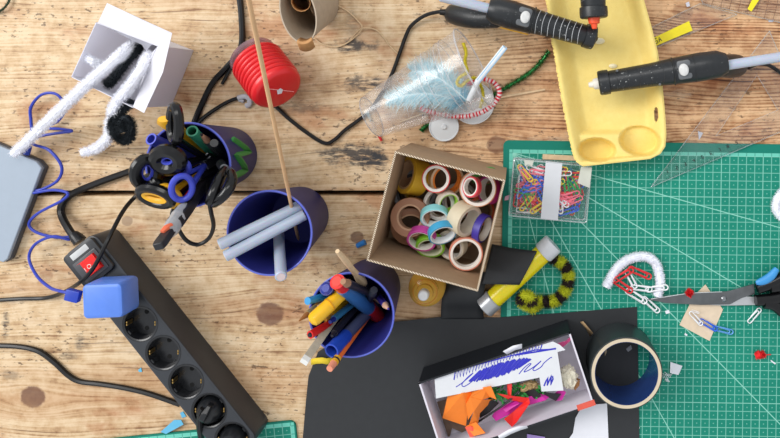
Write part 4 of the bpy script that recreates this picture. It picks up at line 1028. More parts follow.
# ------------------------------------------------------------------ paperclip box
bx = [W(x, y, 2.1) for x, y in [(513.5, 158.5), (592, 166.5), (586, 222.5), (509, 216)]]
cb_ = sum(bx, V((0, 0, 0)))/4
Mx = frame(V((cb_.x, cb_.y, MZ+.02)), (bx[1]-bx[0]) + (bx[2]-bx[3]), (0, 0, 1))
lx = ((bx[1]-bx[0]).length + (bx[2]-bx[3]).length)/2; ly = ((bx[3]-bx[0]).length + (bx[2]-bx[1]).length)/2
t_ = thing('clear_box', 'flat clear plastic box of coloured paperclips with a white label across it', 'box', Mx)
BC = clear('box_clear', (255, 255, 255), .1, .1, .01, fr=.12)
b = MB(); b.rbox(lx, ly, .12, .25, z0=0, e=.03); obj('base', b, BC, t_, local=True)
for nm, sx, sy, cx, cy in (('side', .1, ly, -lx/2+.05, 0), ('side', .1, ly, lx/2-.05, 0), ('side', lx-.2, .1, 0, ly/2-.05), ('side', lx-.2, .1, 0, -ly/2+.05)):
    b = MB(); b.box(sx, sy, 1.66, Matrix.Translation((cx, cy, 0)), z0=.13); obj('side', b, BC, t_, local=True)
b = MB(); b.rbox(lx-.02, ly-.02, .1, .25, z0=1.8, e=.03); obj('lid', b, BC, t_, local=True)
b = MB(); 
pth = [V((x*(lx/2-.1), y*(ly/2-.1), 1.92)) for x, y in ((-1, -1), (1, -1), (1, 1), (-1, 1))]
EDG = clear('box_edge', (240, 244, 244), .15, .5, .25, (228, 236, 236))
for z in (.1, 1.88):
    b = MB(); P = []
    for cx, cy, a0 in ((lx/2-.3, ly/2-.3, 0), (-lx/2+.3, ly/2-.3, PI/2), (-lx/2+.3, -ly/2+.3, PI), (lx/2-.3, -ly/2+.3, 1.5*PI)):
        P += [V((cx+.28*math.cos(a0+PI/2*k/5), cy+.28*math.sin(a0+PI/2*k/5), z)) for k in range(6)]
    b.tube(P, .09, 6, closed=True); obj('rim', b, EDG, t_, local=True)
b = MB(); P = [V((-lx/2+.85, y, 1.88)) for y in (-ly/2+.1, ly/2-.1)]; b.tube(P, .06, 6); obj('hinge_line', b, EDG, t_, local=True)
inv = Mx.inverted()
def onlid(x, y, z=2.25): 
    p = inv @ W(x, y, z); p.z = 1.915; return p
b = MB(); b.slab([onlid(*q) + V((0, 0, .03)) for q in [(545.8, 161.2), (562.3, 163), (557.8, 220.6), (540.6, 219)]], .03); obj('paper_label', b, mat('label_white', (206, 208, 212), .5, var=.03), t_, 'white paper label strip', local=True)
b = MB(); b.slab([onlid(*q) + V((0, 0, .05)) for q in [(581, 166.5), (592, 167.5), (589.5, 188), (577.5, 183), (579, 176)]], .02); obj('torn_tape', b, mat('tape_torn', (196, 198, 186), .6), t_, 'torn piece of whitish tape', local=True)
b = MB(); b.slab([onlid(*q) + V((0, 0, .05)) for q in [(524, 159.5), (534, 160.5), (532, 166.5), (528, 164.5), (525, 166.5)]], .02); obj('torn_tape', b, mat('tape_torn', (196, 198, 186), .6), t_, 'torn piece of whitish tape', local=True)
# clips
def clip_path(L=2.7, w=.62):
    h = w/2; P = []
    def arc(cx, r, a0, a1, n=7): return [V((cx + r*math.cos(a0+(a1-a0)*k/n), r*math.sin(a0+(a1-a0)*k/n), 0)) for k in range(n+1)]
    P += [V((-L*.18, h, 0))]
    P += arc(L/2-h, h, PI/2, -PI/2)
    P += arc(-L/2+h*.85, h*.92, 1.5*PI, .5*PI)
    P += [V((q.x, q.y - .0, .07)) for q in arc(L/2-h*2.2, h*.66, PI/2, -PI/2)]
    P += [V((-L*.2, -h*.66, .07))]
    return P
def clip_mesh(name, rgb):
    b = MB(); b.tube(clip_path(), .088, 6)
    return obj('paperclip', b, mat('clip_' + name, rgb, .3), None, 'x', 'paperclip', local=True, at=Matrix.Identity(4), smooth=60)
CLIPC = {'red': (226, 44, 52), 'pink': (244, 118, 138), 'yellow': (242, 212, 54), 'blue': (52, 104, 222), 'green': (36, 156, 78), 'white': (240, 241, 244)}
pos_rnd = random.Random(12)
first = {}
def put_clip(col, M, label, group=None):
    if col not in first:
        o = clip_mesh(col, CLIPC[col]); first[col] = o
    else:
        o = first[col].copy(); C.objects.link(o)
    m = M.copy(); m.translation = m.translation*.01; o.matrix_world = m
    o['label'] = label
    if group: o['group'] = group
    elif 'group' in o: del o['group']
    return o
cols = ['red']*5 + ['pink']*6 + ['yellow']*5 + ['blue']*6 + ['green']*4 + ['white']*3
# the loose ones first
def clip2(col, p, q, z, label, flip=0, zq=None, scale=1.0):
    """clip seen from pixel p to pixel q"""
    A, B = W(p[0], p[1], z), W(q[0], q[1], zq if zq is not None else z)
    M = frame((A+B)/2, B-A, (0, 0, 1)); k = (B-A).length/2.7*1.0
    return put_clip(col, M @ Matrix.Rotation(flip*PI, 4, 'X') @ Matrix.Scale(k, 4), label)
n_clip = 0
for layer in range(6):
    for k in range(28):
        a = pos_rnd.uniform(0, 2*PI); hx, hy = lx/2 - .35, ly/2 - .3
        ex = abs(math.cos(a))*1.2 + abs(math.sin(a))*.3; ey = abs(math.sin(a))*1.2 + abs(math.cos(a))*.3
        x = pos_rnd.uniform(-hx+ex, hx-ex); y = pos_rnd.uniform(-hy+ey, hy-ey)
        M = Mx @ Matrix.Translation((x, y, .26 + layer*.235 + pos_rnd.uniform(0, .2))) @ Matrix.Rotation(a, 4, 'Z') @ Matrix.Rotation(pos_rnd.uniform(-.06, .06), 4, 'Y') @ Matrix.Rotation(pos_rnd.choice((0, PI)), 4, 'X') @ Matrix.Scale(.9, 4)
        c = pos_rnd.choice(cols)
        put_clip(c, M, f'{c} coated paperclip lying in the clear plastic box', f'{c} paperclips in the clear box')
# chain of clips in front of the white arc
clip2('white', (643, 297.5), (659, 312), .75, 'white paperclip at the loose lower end of the clip chain')
clip2('white', (626, 290), (646.5, 302.5), .85, 'white paperclip of the chain, second from its lower end')
clip2('red', (612.5, 279), (632, 292), 1.0, 'red paperclip of the chain pointing to the lower right')
clip2('red', (614, 281), (633, 269), 1.15, 'red paperclip of the chain leading up to the right')
clip2('red', (629, 268), (651, 277.5), 1.0, 'red paperclip at the upper right end of the chain')
clip2('white', (626, 270), (636, 288), .95, 'white paperclip crossing between the red clips')
clip2('white', (631, 287), (652, 289.5), .9, 'white paperclip pointing right, left half of the white pair')
clip2('white', (646, 290), (668, 287), .85, 'white paperclip lying over the right leg of the white arc', zq=1.75)
clip2('white', (748.5, 322.5), (760.5, 308.5), .42, 'single white paperclip below the scissor handle')
clip2('white', (690, 312), (702, 325), .75, 'white paperclip on the brown card, start of the small chain')
clip2('white', (692, 310.5), (699, 313), .9, 'small bent white paperclip at the top of the brown card')
put_b = [('blue', (700, 320), (717, 330), 'dark blue paperclip hanging from the white one on the brown card')]
for c, p, q, l in put_b: clip2(c, p, q, .6, l)
CLIPC['sky'] = (96, 160, 222); clip2('sky', (713, 327.5), (733, 332.5), .5, 'light blue paperclip at the end of the small chain by the brown card')

# ------------------------------------------------------------------ things on the mat
fluffy('pipe_cleaner', [(606.5, 287, .85), (610, 279, .85), (617, 268, .85), (627, 260, .9), (638, 256.5, .9), (649, 257.5, .9), (656, 264, .9), (659.5, 275, .9), (660, 286, .9), (657, 296, .85)], .46, .24, 5200, FW, 'white fluffy stem bent into an arc on the mat', 41, w=.04)
fluffy('pipe_cleaner', [(785, 190, .85), (779, 197, .85), (776, 206, .85), (779, 214, .85), (785, 219, .85)], .46, .24, 1800, FW, 'white fluffy stem just showing at the right edge of the frame', 42, w=.04)
KC = mat('kraft_card', (218, 198, 172), .8, var=.1)
b = MB(); b.slab([W(x, y, MZ+.09) for x, y in [(705.5, 284.5), (712, 294), (723, 309.5), (709.5, 341), (679.5, 325), (690, 304), (694, 296)]], .06); tag('card_piece', b, KC, 'small brown card square lying under the scissors', 'card')
# scissors
t_ = thing('scissors', 'large scissors with black and blue handles lying open on the mat', 'scissors', W(724, 299, MZ+.1))
zb = .75
def blade(pts, z, th, m, nm, lab=None):
    b = MB(); b.slab([W(x, y, z) for x, y in pts], th); o = obj(nm, b, m, t_, lab); bevel(o, .03); return o
DST = mat('steel_dark', (112, 114, 116), .36, metal=.85, var=.25, scale=60); LST_ = mat('steel_light', (196, 198, 200), .35, metal=.7)
blade([(647.5, 299.5), (660, 297), (690, 293.2), (727, 291.5), (735, 289.5), (754, 284), (755, 294), (742, 298), (730, 304.5), (700, 305), (665, 303)], zb+.16, .15, DST, 'blade', 'dark upper blade')
blade([(660, 297.5), (690, 293.8), (722, 292.4), (732, 300), (742, 296), (755, 297), (757, 305), (735, 305.5), (722, 305.6), (690, 304)], zb, .14, LST_, 'blade', 'bright lower blade')
b = MB(); b.tube([W(651, 299, zb+.2), W(690, 293, zb+.2), W(722, 291.8, zb+.2)], .05, 6); obj('ground_edge', b, LST_, t_)
b = MB(); b.lathe([(0, .16), (.2, .14), (.33, .02), (.33, -.2)], 20, Matrix.Translation(W(724, 299, zb+.2))); b.box(.5, .06, .02, Matrix.Translation(W(724, 299, zb+.36)) @ Matrix.Rotation(.5, 4, 'Z')); obj('pivot_screw', b, STEEL, t_)
hl = [(753, 282), (765, 275), (775, 268), (783, 257), (800, 243), (822, 246), (826, 262), (812, 276), (794, 284), (775, 291), (757, 294.5)]
cen_ = W(806, 262, 1.0)
b = MB(); b.tube(spline([W(x, y, 1.35) for x, y in [(757, 288.5), (772, 283), (786, 274), (795, 258), (812, 247), (826, 254), (822, 270), (806, 281), (788, 285), (770, 287.5)]], 6), .68, 12, flat=.9); obj('handle', b, BLKG, t_)
b = MB(); b.tube(spline([W(x, y, 1.75) for x, y in [(756, 283), (764, 280.5), (771, 276), (777, 268.5)]], 5), [.2, .28, .36, .42, .46, .48, .5, .5, .5, .5, .5, .48, .45, .4, .36, .3][:16], 10, flat=.8); obj('blue_grip', b, mat('grip_blue', (58, 146, 210), .4), t_, 'blue inlay of the upper handle')
b = MB(); b.tube(spline([W(x, y, 1.25) for x, y in [(755.5, 300.5), (768, 299.5), (782, 297), (798, 293), (815, 297), (822, 310), (812, 323), (795, 322), (783, 312), (774, 305), (764, 303)]], 6), .7, 12, flat=.9); obj('handle', b, BLKG, t_)
rr = random.Random(8)
b = MB(); b.fuzz([W(688, 295, 1.05), W(691, 290.5, 1.1)], .18, .4, 260, rr, .09); b.tube([W(688, 296, .98), W(692, 290, 1.05)], .28, 8); tag('red_fluff', b, mat('fluff_red', (224, 30, 36), .85), 'red fluff stuck on the scissor blade above the brown card', 'fluff', smooth=None)
b = MB(); b.fuzz([W(756, 355.5, .55), W(764, 354, .5)], .15, .4, 400, rr, .08); b.tube([W(756, 356, .5), W(759, 354, .62), W(762, 355, .5)], [.35, .42, .2], 8); b.tube([W(762, 355, .5), W(771, 354.5, .42)], .06, 5); tag('red_fluff', b, mat('fluff_red', (224, 30, 36)), 'red fluffy crumb alone on the mat near the right edge', 'fluff', smooth=None)
def scrap(px, label, m, z=MZ+.12, lift=0):
    b = MB(); b.slab([W(x, y, z + (lift if i % 2 else 0)) for i, (x, y) in enumerate(px)], .04); return tag('paper_scrap', b, m, label, 'paper scrap')
scrap([(670.5, 362), (682.5, 366), (678.5, 375), (670, 373)], 'small white paper scrap right of the black tape roll', PAPER, MZ+.2, .25)
b = MB(); rr = random.Random(3)
for k in range(16):
    p = W(666 + rr.uniform(-5, 5), 378 + rr.uniform(-4, 4), MZ+.15); a = rr.uniform(0, PI); b.tube([p, p + V((.5*math.cos(a), .5*math.sin(a), rr.uniform(-.05, .25)))], .04, 5)
obj('white_threads', b, mat('thread_white', (210, 220, 222), .7), None, 'wispy white threads beside the paper scrap by the tape roll', 'threads', kind='stuff')
for k, (px, lab) in enumerate(((((771, 360), (776, 363.5), (775, 364.5), (770.5, 361)), 'tiny white sliver right of the red crumb'), (((637.5, 425), (640, 428), (639, 429), (636.5, 426)), 'tiny white sliver near the bottom edge below the tape roll'), (((685, 333), (687.5, 334.5), (687, 336), (684.5, 335)), 'tiny white crumb left of the brown card'), (((665, 311), (669, 310), (670, 313), (666, 314)), 'tiny white crumb below the scissor tips'))):
    scrap(px, lab, PAPER, MZ+.06)
LB = mat('paper_sky', (96, 176, 212), .8)
scrap([(160.5, 432), (174, 420), (181, 420), (183.5, 424.5), (166, 434)], 'larger light blue paper scrap beside the power strip', LB, .5)
scrap([(180, 413), (183, 411.5), (186, 416.5), (182, 418)], 'small light blue paper scrap touching the power strip', LB, .1)
scrap([(138, 370), (141, 367.5), (142, 372), (139, 372)], 'tiny light blue paper scrap halfway along the power strip', LB, .08)
b = MB(); b.tube([W(357, 246, .25), W(365, 242, .35)], [.3, .36], 8); tag('blue_bead', b, mat('bead_blue', (50, 120, 190), .4), 'bright blue crumb at the lower left foot of the carton', 'crumb')
b = MB(); b.box(4.4, .62, .22, frame(W(561, 157.6, MZ+.12), W(580, 158.6)-W(543, 156.8), (0, 0, 1))); o = tag('wooden_stick', b, WOODL, 'flat wooden stick end between the paperclip box and the egg carton', 'stick'); bevel(o, .05)
b = MB(); b.slab([W(x, y, .5) for x, y in [(505, 196.5), (509.5, 195), (508.5, 200), (504.5, 200.5)]], .05); tag('paper_scrap', b, mat('scrap_pink', (220, 170, 190), .7), 'tiny pink and white scrap left of the paperclip box', 'paper scrap')

# ------------------------------------------------------------------ black tape roll
ctp = W(626.5, 373.5, 5.2)
t_ = thing('tape_roll', 'big roll of black tape with a beige card core, blue inside', 'tape', V((ctp.x, ctp.y, .44)))
Ro, Ri = 4.08, 3.52; hh = 4.75
def tape_side():
    t = NT('black_tape'); f = t.noise(t.co, 200, 3)
    return t.done(t.bsdf(t.mix(f, lin((40, 46, 48)), lin((54, 60, 62))), .35))
b = MB(); b.lathe([(Ri+.42, 0), (Ro-.05, 0), (Ro, .06), (Ro, hh-.06), (Ro-.05, hh), (Ri+.42, hh)], 72, closed=True); obj('tape', b, tape_side(), t_, local=True)
b = MB(); b.lathe([(Ri+.05, hh), (Ri+.05, 0), (Ri+.415, 0), (Ri+.415, hh+.04), (Ri+.05, hh+.04)], 72); obj('core', b, mat('core_beige', (206, 190, 164), .8), t_, local=True)
b = MB(); b.lathe([(Ri, 0), (Ri, hh+.03), (Ri+.045, hh+.03), (Ri+.045, 0)], 72, closed=True); obj('lining', b, mat('lining_blue', (32, 58, 112), .22, var=.1), t_, 'glossy dark blue inner lining', local=True)
b = MB(); b.slab([W(x, y, MZ+.2) for x, y in [(604, 347), (606, 344), (607, 352), (605, 356)]], .05); tag('paper_scrap', b, mat('scrap_beige', (180, 160, 130), .8), 'beige sliver of paper lying inside the black tape roll', 'paper scrap')
b = MB(); b.slab([W(x, y, MZ+.2) for x, y in [(626, 349), (631, 345), (632, 349), (628, 352)]], .05); tag('paper_scrap', b, mat('scrap_grey', (150, 152, 156), .8), 'small grey scrap lying inside the black tape roll', 'paper scrap')
g = [[W(580, 322, .5), W(583, 321.5, .9)], [W(586, 329, .6), W(588.5, 328, 1.1)], [W(590, 337, .5), W(593, 333, .8)]]
sheet_obj('torn_paper', g, mat('torn_brown', (176, 146, 108), .8), 'torn beige paper tip between the shoebox and the black tape roll', 'paper', .05)

# ------------------------------------------------------------------ shoebox lid with scraps
zr = 4.6
rb = [W(418.5, 382.5, zr), W(570, 332, zr), W(594.5, 405, zr), W(442.5, 456, zr)]
md = sum(rb, V((0, 0, 0)))/4
t_ = thing('shoebox', 'small open box, black outside and white inside, full of paper scraps', 'box', V((md.x, md.y, .44)))
BO = mat('box_black', (22, 26, 32), .45, var=.15); BI = mat('box_white', (214, 210, 220), .75, var=.03); 
fl = lambda p, z: V((p.x, p.y, z))
for i in range(4):
    j = (i+1) % 4; n = ((rb[i]+rb[j])/2 - md); n.z = 0; n.normalize()
    a, c = rb[i], rb[j]; k = -n*.12
    b = MB(); b.loft([[fl(a, .44), fl(c, .44), fl(c, .44)+k, fl(a, .44)+k], [a, c, c+k, a+k]]); w_ = obj('wall', b, BO, t_)
    k2 = -n*.20; e1 = (c-a).normalized()*.12
    b = MB(); b.loft([[fl(a, .5)+k+e1, fl(c, .5)+k-e1, fl(c, .5)+k2-e1, fl(a, .5)+k2+e1], [a+k+e1+V((0,0,.02)), c+k-e1+V((0,0,.02)), c+k2-e1+V((0,0,.02)), a+k2+e1+V((0,0,.02))]]); obj('lining', b, BI, w_, 'white lining')
    b = MB(); b.loft([[a, c, c+k2, a+k2], [q + V((0, 0, .05)) for q in (a, c, c+k2, a+k2)]]); obj('fold', b, BI if i in (1, 3) else BO, w_)
b = MB(); b.slab([fl(p.lerp(md, .02), .56) for p in rb], .1); obj('bottom', b, BI, t_)
b = MB(); b.slab([W(x, y, zr+.09) for x, y in [(576.5, 405.5), (594, 399.5), (596, 405), (578, 411)]], .05); b2 = obj('red_sticker', b, mat('sticker_red', (214, 88, 70), .6), t_, 'red corner patch')
# scribbled card
zc = 4.25
cp_ = [(434.5, 378), (450, 373), (500, 358), (553, 341.5), (560, 345), (565.5, 350), (557.5, 352), (561.5, 378), (563.5, 390.5), (541.5, 391.5), (539.5, 377.5), (500, 385.5), (436, 398.5)]
sc_ = thing('paper_card', 'white card scribbled with blue pen, lying over the scraps in the box', 'card', W(500, 370, zc))
b = MB(); b.slab([W(x, y, zc + .25*(x-434)/130) for x, y in cp_], .05); obj('card', b, mat('card_white', (212, 214, 218), .7, var=.04), sc_)
INK = mat('pen_ink', (36, 38, 178), .5)
def zc_(x): return zc + .25*(x-434)/130 + .012
def ink(pts, wd=.05): b = MB(); b.tube([W(x, y, zc_(x)) for x, y in pts], wd, 5, flat=.3, up0=V((0, 0, 1))); return b
rr = random.Random(9)
P = []
for k in range(58):                                                  # row of zigzag along the top edge
    u = k/57; x = 454 + 88*u; yb = 372.5 - 25.5*u
    P.append((x, yb + (-2.2 if k % 2 else 4.2 + 4.5*max(0, .35-u)*2 - 2.2*u) + rr.uniform(-.6, .6)))
obj('pen_scribble', ink(P, .075), INK, sc_)
b = MB(); b.tube([W(x, y, zc_(x)) for x, y in [(450, 372), (480, 364), (510, 356), (535, 350), (556, 349)]], .07, 5, flat=.3, up0=V((0, 0, 1)))
b.tube([W(x, y, zc_(x)) for x, y in [(515, 355), (535, 352), (556, 348.5)]], .1, 5, flat=.3, up0=V((0, 0, 1))); obj('pen_line', b, INK, sc_)
P = []
for k in range(86):                                                  # dense blue oval
    u = k/85; x = 474 + 52*u; h = 7.6*math.sin(PI*min(1, max(0, .08+u*.9)))**.35; yc = 376.5 - 14*u
    P.append((x + (5 if k % 2 else -5), yc + (-h if k % 2 else h) + rr.uniform(-.8, .8)))
obj('pen_scribble', ink(P, .10), INK, sc_)
P = [(456, 387), (462, 383), (470, 376), (473, 373), (468, 377), (462, 384), (464, 386.5), (470, 383), (476, 378)]
obj('pen_scribble', ink(spline([V((x, y, 0)) for x, y in P], 5) and [(q.x, q.y) for q in spline([V((x, y, 0)) for x, y in P], 5)], .05), INK, sc_)
P = [(519, 374), (524, 368), (529, 364), (531, 364), (527, 368), (524, 372), (529, 370), (535, 366), (541, 361), (538, 364), (533, 369), (535, 370.5), (541, 367), (544, 363), (550, 358), (552, 357.5)]
obj('pen_scribble', ink([(q.x, q.y) for q in spline([V((x, y, 0)) for x, y in P], 5)], .05), INK, sc_)
P = [(544, 386), (546, 381), (548, 377), (547.5, 382), (547, 385.5), (549.5, 380), (551.5, 375), (551, 380), (550.5, 385), (553, 379), (552.5, 376)]
obj('pen_scribble', ink(P, .085), INK, sc_)
# torn white flap edges
sheet_obj('torn_flap', [[W(503, 351.5, 4.9), W(507, 354.5, 4.7)], [W(513, 346, 5.3), W(515.5, 350, 4.8)], [W(522, 344, 5.0), W(522, 348.5, 4.8)]], PAPER, 'small torn white tab standing at the top edge of the scribbled card', 'paper scrap')
sheet_obj('torn_label', [[W(498, 436, 4.8), W(500, 440, 4.7)], [W(508, 430, 5.1), W(511, 434, 4.8)], [W(518, 426.5, 5.1), W(521, 430, 4.8)], [W(527, 426, 4.8), W(528, 428, 4.7)]], PAPER, 'curled white paper strip on the lower edge of the box', 'paper scrap')
def facets(name, polys, m, label, cat='crumpled paper', th=.04):
    b = MB()
    for pl_ in polys: b.poly([W(*q) for q in pl_])
    o = obj(name, b, m, None, label, cat, smooth=None); solid(o, th, 0); return o
ORG = mat('paper_orange', (238, 128, 34), .6, var=.04); MAG = mat('paper_magenta', (198, 34, 152), .5, var=.06); REDP = mat('paper_red', (222, 40, 36), .5, var=.05); CREAM = mat('paper_cream', (214, 208, 188), .8, var=.06)
facets('crumpled_paper', [
    [(448, 394, 3.6), (463, 393, 4.4), (468, 408, 3.5), (466, 426, 2.6), (442.5, 418, 3.0)],
    [(463, 393, 4.4), (474, 389, 3.8), (470, 397, 4.9), (466, 404, 4.0)],
    [(474, 389, 3.8), (488, 387, 4.3), (493.5, 396, 3.6), (482, 400, 4.6), (470, 397, 4.9)],
    [(466, 404, 4.0), (470, 397, 4.9), (482, 400, 4.6), (474, 411, 4.4), (468, 420, 3.2)],
    [(482, 400, 4.6), (493.5, 399, 3.2), (480, 413, 3.4), (478, 424, 2.8), (468, 428, 2.6), (474, 411, 4.4)],
    [(466, 426, 2.8), (476, 422, 3.4), (485.5, 433, 3.8), (474, 436, 3.4)],
    [(480, 388, 4.2), (491, 386, 4.8), (496.5, 399.5, 4.4), (488, 396, 4.0)]], ORG, 'crumpled sheet of orange paper at the left end of the shoebox')
facets('crumpled_paper', [[(465, 427, 2.9), (471, 426, 3.3), (475, 436, 3.2), (470, 437, 2.8)], [(471, 426, 3.3), (478, 429, 3.0), (475, 436, 3.2)]], mat('paper_coral', (240, 96, 72), .6), 'coral red paper corner under the orange paper')
facets('crumpled_paper', [
    [(492, 416, 2.6), (496, 410, 3.3), (515, 400, 3.6), (520, 405, 3.3), (508, 415, 3.4), (496, 421, 2.6)],
    [(515, 400, 3.6), (540, 394, 3.4), (552, 394, 3.0), (546, 400, 3.6), (520, 408, 3.2)],
    [(508, 415, 3.4), (520, 405, 3.3), (528, 404, 2.6), (516, 413, 2.8)],
    [(552, 396, 3.2), (560, 389, 3.8), (566, 392, 3.6), (562, 400, 3.2), (555, 401, 2.8)],
    [(502, 409, 3.6), (516, 401, 4.1), (520, 403, 3.8), (506, 412, 3.9)]], MAG, 'crumpled magenta paper along the middle of the shoebox')
facets('crumpled_paper', [
    [(497, 393.5, 4.0), (512, 396, 4.4), (529, 398, 4.2), (526, 403, 3.8), (510, 400, 4.0)],
    [(529, 398, 4.2), (530, 403, 4.3), (517, 422, 4.4), (512, 427, 3.8), (504, 419, 4.2), (514, 411, 4.0), (524, 402, 3.7)],
    [(507, 383, 3.9), (512, 383.5, 4.0), (511, 397, 4.3), (508, 397, 3.8)]], REDP, 'folded red paper strips lying over the magenta paper')
facets('crumpled_paper', [[(545, 347, 3.4), (566, 341, 3.9), (572, 335, 4.2), (570, 341, 3.8), (563, 347, 3.0)]], mat('paper_pink', (206, 70, 130), .6), 'pink paper at the top right corner of the shoebox')
def crumple(px, py, z, sx, sy, sz, seed, m, label, rot=0):
    bm = bmesh.new(); bmesh.ops.create_icosphere(bm, subdivisions=4, radius=1)
    from mathutils import noise
    b = MB(); M = Matrix.Translation(W(px, py, z)) @ Matrix.Rotation(rot, 4, 'Z')
    for v in bm.verts:
        p = v.co*2.2 + V((seed*3.1, seed*1.7, 0)); d = 1 + .55*(abs(noise.noise(p)) - .3) + .35*(abs(noise.noise(p*2.3)) - .25)
        b.vert(M @ V((v.co.x*sx*d, v.co.y*sy*d, v.co.z*sz*d)))
    for f in bm.faces: b.face([v.index for v in f.verts])
    bm.free()
    return tag('crumpled_paper', b, m, label, 'crumpled paper', smooth=20)
crumple(568, 377, 2.9, 1.05, 1.35, .95, 1, CREAM, 'crumpled cream paper ball at the right end of the shoebox', .2)
crumple(529, 386, 3.0, 1.1, .6, .6, 2, mat('paper_kraft', (178, 150, 104), .7, var=.2), 'crumpled kraft paper under the scribbled card', .2)
crumple(575, 384, 1.9, .7, .5, .4, 5, KR2, 'small brown paper lump beside the cream paper ball', .9)
rr = random.Random(6); b = MB()
for k in range(150):
    p = W(rr.uniform(489, 545), rr.uniform(385, 400) , rr.uniform(1.8, 3.6)); d = V((rr.gauss(0, 1), rr.gauss(0, 1), rr.gauss(0, .4))).normalized()
    q = p + d*rr.uniform(.4, .9); b.tube([p, (p+q)/2 + V((0, 0, rr.uniform(-.05, .25))), q], .11, 5, flat=.35)
obj('paper_shred', b, mat('shred_green', (40, 140, 58), .6, var=.2), None, 'curly green paper shred in the middle of the shoebox', 'shred', kind='stuff')
BSC = mat('scrap_black', (24, 24, 26), .5, var=.2)
facets('paper_scrap', [[(478, 407, 3.0), (492, 400, 3.6), (499, 403, 3.2), (489, 413, 3.0), (480, 418, 2.4)]], BSC, 'black paper snippet between the orange and magenta papers', 'paper scrap')
facets('paper_scrap', [[(524, 392, 3.6), (534, 389, 4.0), (541, 396, 3.7), (534, 400, 3.2)]], BSC, 'black paper snippet beside the crumpled kraft paper', 'paper scrap')
facets('paper_scrap', [[(541, 392, 3.6), (561, 394, 3.8), (556, 401, 3.2), (548, 397, 3.0)]], BSC, 'black paper snippet below the right end of the scribbled card', 'paper scrap')
b = MB(); b.tube(spline([W(478, 422, 2.4), W(490, 414, 3.6), (W(505, 404, 4.2)), W(519, 391, 3.9)], 6), .12, 7); tag('rubber_band', b, BSC, 'thin black cord crossing from the orange to the green scraps', 'cord')
facets('crumpled_paper', [[(437, 402, 1.2), (447, 399, 1.8), (452, 428, 1.4), (449, 440, .9)], [(447, 399, 1.8), (470, 396, 1.4), (470, 436, .8), (452, 428, 1.4)]], mat('scrap_brown', (112, 92, 76), .8, var=.3), 'dull brown paper at the bottom of the shoebox under the orange sheet')

b = MB(); b.slab([W(x, y, .52) for x, y in [(582.5, 405.5), (607, 403.5), (609, 450), (560, 452), (573, 433), (575.5, 418)]], .05); tag('paper_sheet', b, PAPER, 'white paper with a clipped corner at the bottom edge by the mat', 'paper')
b = MB(); b.slab([W(x, y, .55) for x, y in [(527, 434), (545, 437), (545, 446), (527, 446)]], .04); tag('paper_sheet', b, mat('paper_lilac', (160, 136, 196), .8), 'lilac paper corner at the bottom edge below the shoebox', 'paper')
# ------------------------------------------------------------------ egg carton tray
def egg_mat():
    t = NT('egg_yellow'); f = t.noise(t.co, 90, 5, .6); g = t.noise(t.co, 700, 3)
    col = t.mix(f, lin((232, 202, 112)), lin((244, 222, 142))); col = t.mix(t.math('MULTIPLY', g, .25), col, lin((250, 232, 150)))
    return t.done(t.bsdf(col, .85, 0, .2, t.bump(t.math('ADD', f, t.math('MULTIPLY', g, .6)), .35, .0015)))
zrim = 3.2
Lp = [(543, -26), (547, 0), (552.5, 40), (558, 72), (562.5, 100), (568.5, 131), (571.5, 145), (573.5, 155), (577, 161.5), (583, 165.5)]
Rp = [(633, -26), (643, 0), (651, 28), (657, 52), (661, 80), (664, 110), (665.5, 134), (664.5, 146), (660, 153), (650, 158)]
def along(P, v):
    s_ = [0]
    for a, c in zip(P, P[1:]): s_.append(s_[-1] + math.dist(a, c))
    d = v*s_[-1]
    for i in range(len(P)-1):
        if d <= s_[i+1] or i == len(P)-2:
            k = (d-s_[i])/(s_[i+1]-s_[i]); return (P[i][0]+(P[i+1][0]-P[i][0])*k, P[i][1]+(P[i+1][1]-P[i][1])*k)
NU, NV = 110, 190
def sst(x): x = max(0, min(1, x)); return x*x*(3-2*x)
rr = random.Random(5); jag = [rr.uniform(-.7, .7) for _ in range(NV+1)]
outl = [along(Lp, v/NV) for v in range(NV+1)] + [along(Rp, v/NV) for v in range(NV, -1, -1)]
pock = [(597, 150, 19, 12, -.05), (640, 141, 20.5, 14.5, -.12)]
def tray_z(x, y, dl, dr, db):
    w = 0
    w = max(w, 1 - sst((dl-1.2)/19)); w = max(w, 1 - sst((dr-1.0)/19)); w = max(w, (1 - sst((db-3)/7)))
    z = 1.0 + (zrim-1.0)*w
    ridge = sst((y-128)/8)                                  # raised deck with two hollows at the lower end
    deck = 1.0 + 1.35*ridge
    z = max(z, deck)
    for cx, cy, a, b_, r in pock:
        X, Y = x-cx, y-cy; xr = X*math.cos(r)-Y*math.sin(r); yr = X*math.sin(r)+Y*math.cos(r)
        q = (xr/a)**2 + (yr/b_)**2
        if q < 1.15: z = min(z, max(.3, z - 2.0*sst((1.15-q)/.55)))
    return z
g = []
for v in range(NV+1):
    l, r_ = along(Lp, v/NV), along(Rp, v/NV); row = []
    for u in range(NU+1):
        k = u/NU; x = l[0]+(r_[0]-l[0])*k; y = l[1]+(r_[1]-l[1])*k
        if u == 0: x += jag[v]
        dl, dr = x-l[0], r_[0]-x; db = (NV-v)/NV*math.dist(Lp[0], Lp[-1])*1.0
        db2 = 159 + (166-159)*(660-x)/80 - y
        z = tray_z(x, y, dl, dr, max(0, db2))
        if dl < 1e-6 or dr < 1e-6 or v == NV: z = zrim
        row.append(W(x, y, z))
    g.append(row)
t_ = thing('egg_carton', 'yellow paper pulp egg carton tray catching drips under the glue guns', 'egg carton', W(605, 80, .1))
b = MB()
rows = [b.ring(r) for r in g]
for v in range(NV):
    for u in range(NU):
        p = g[v][u]; q = PX(p)
        if ((q[0]-655.3)/2.4)**2 + ((q[1]-114)/7.8)**2 < 1: continue        # the locking slot
        b.face((rows[v][u], rows[v][u+1], rows[v+1][u+1], rows[v+1][u]))
o = obj('tray', b, egg_mat(), t_, smooth=60); solid(o, .16, -1)
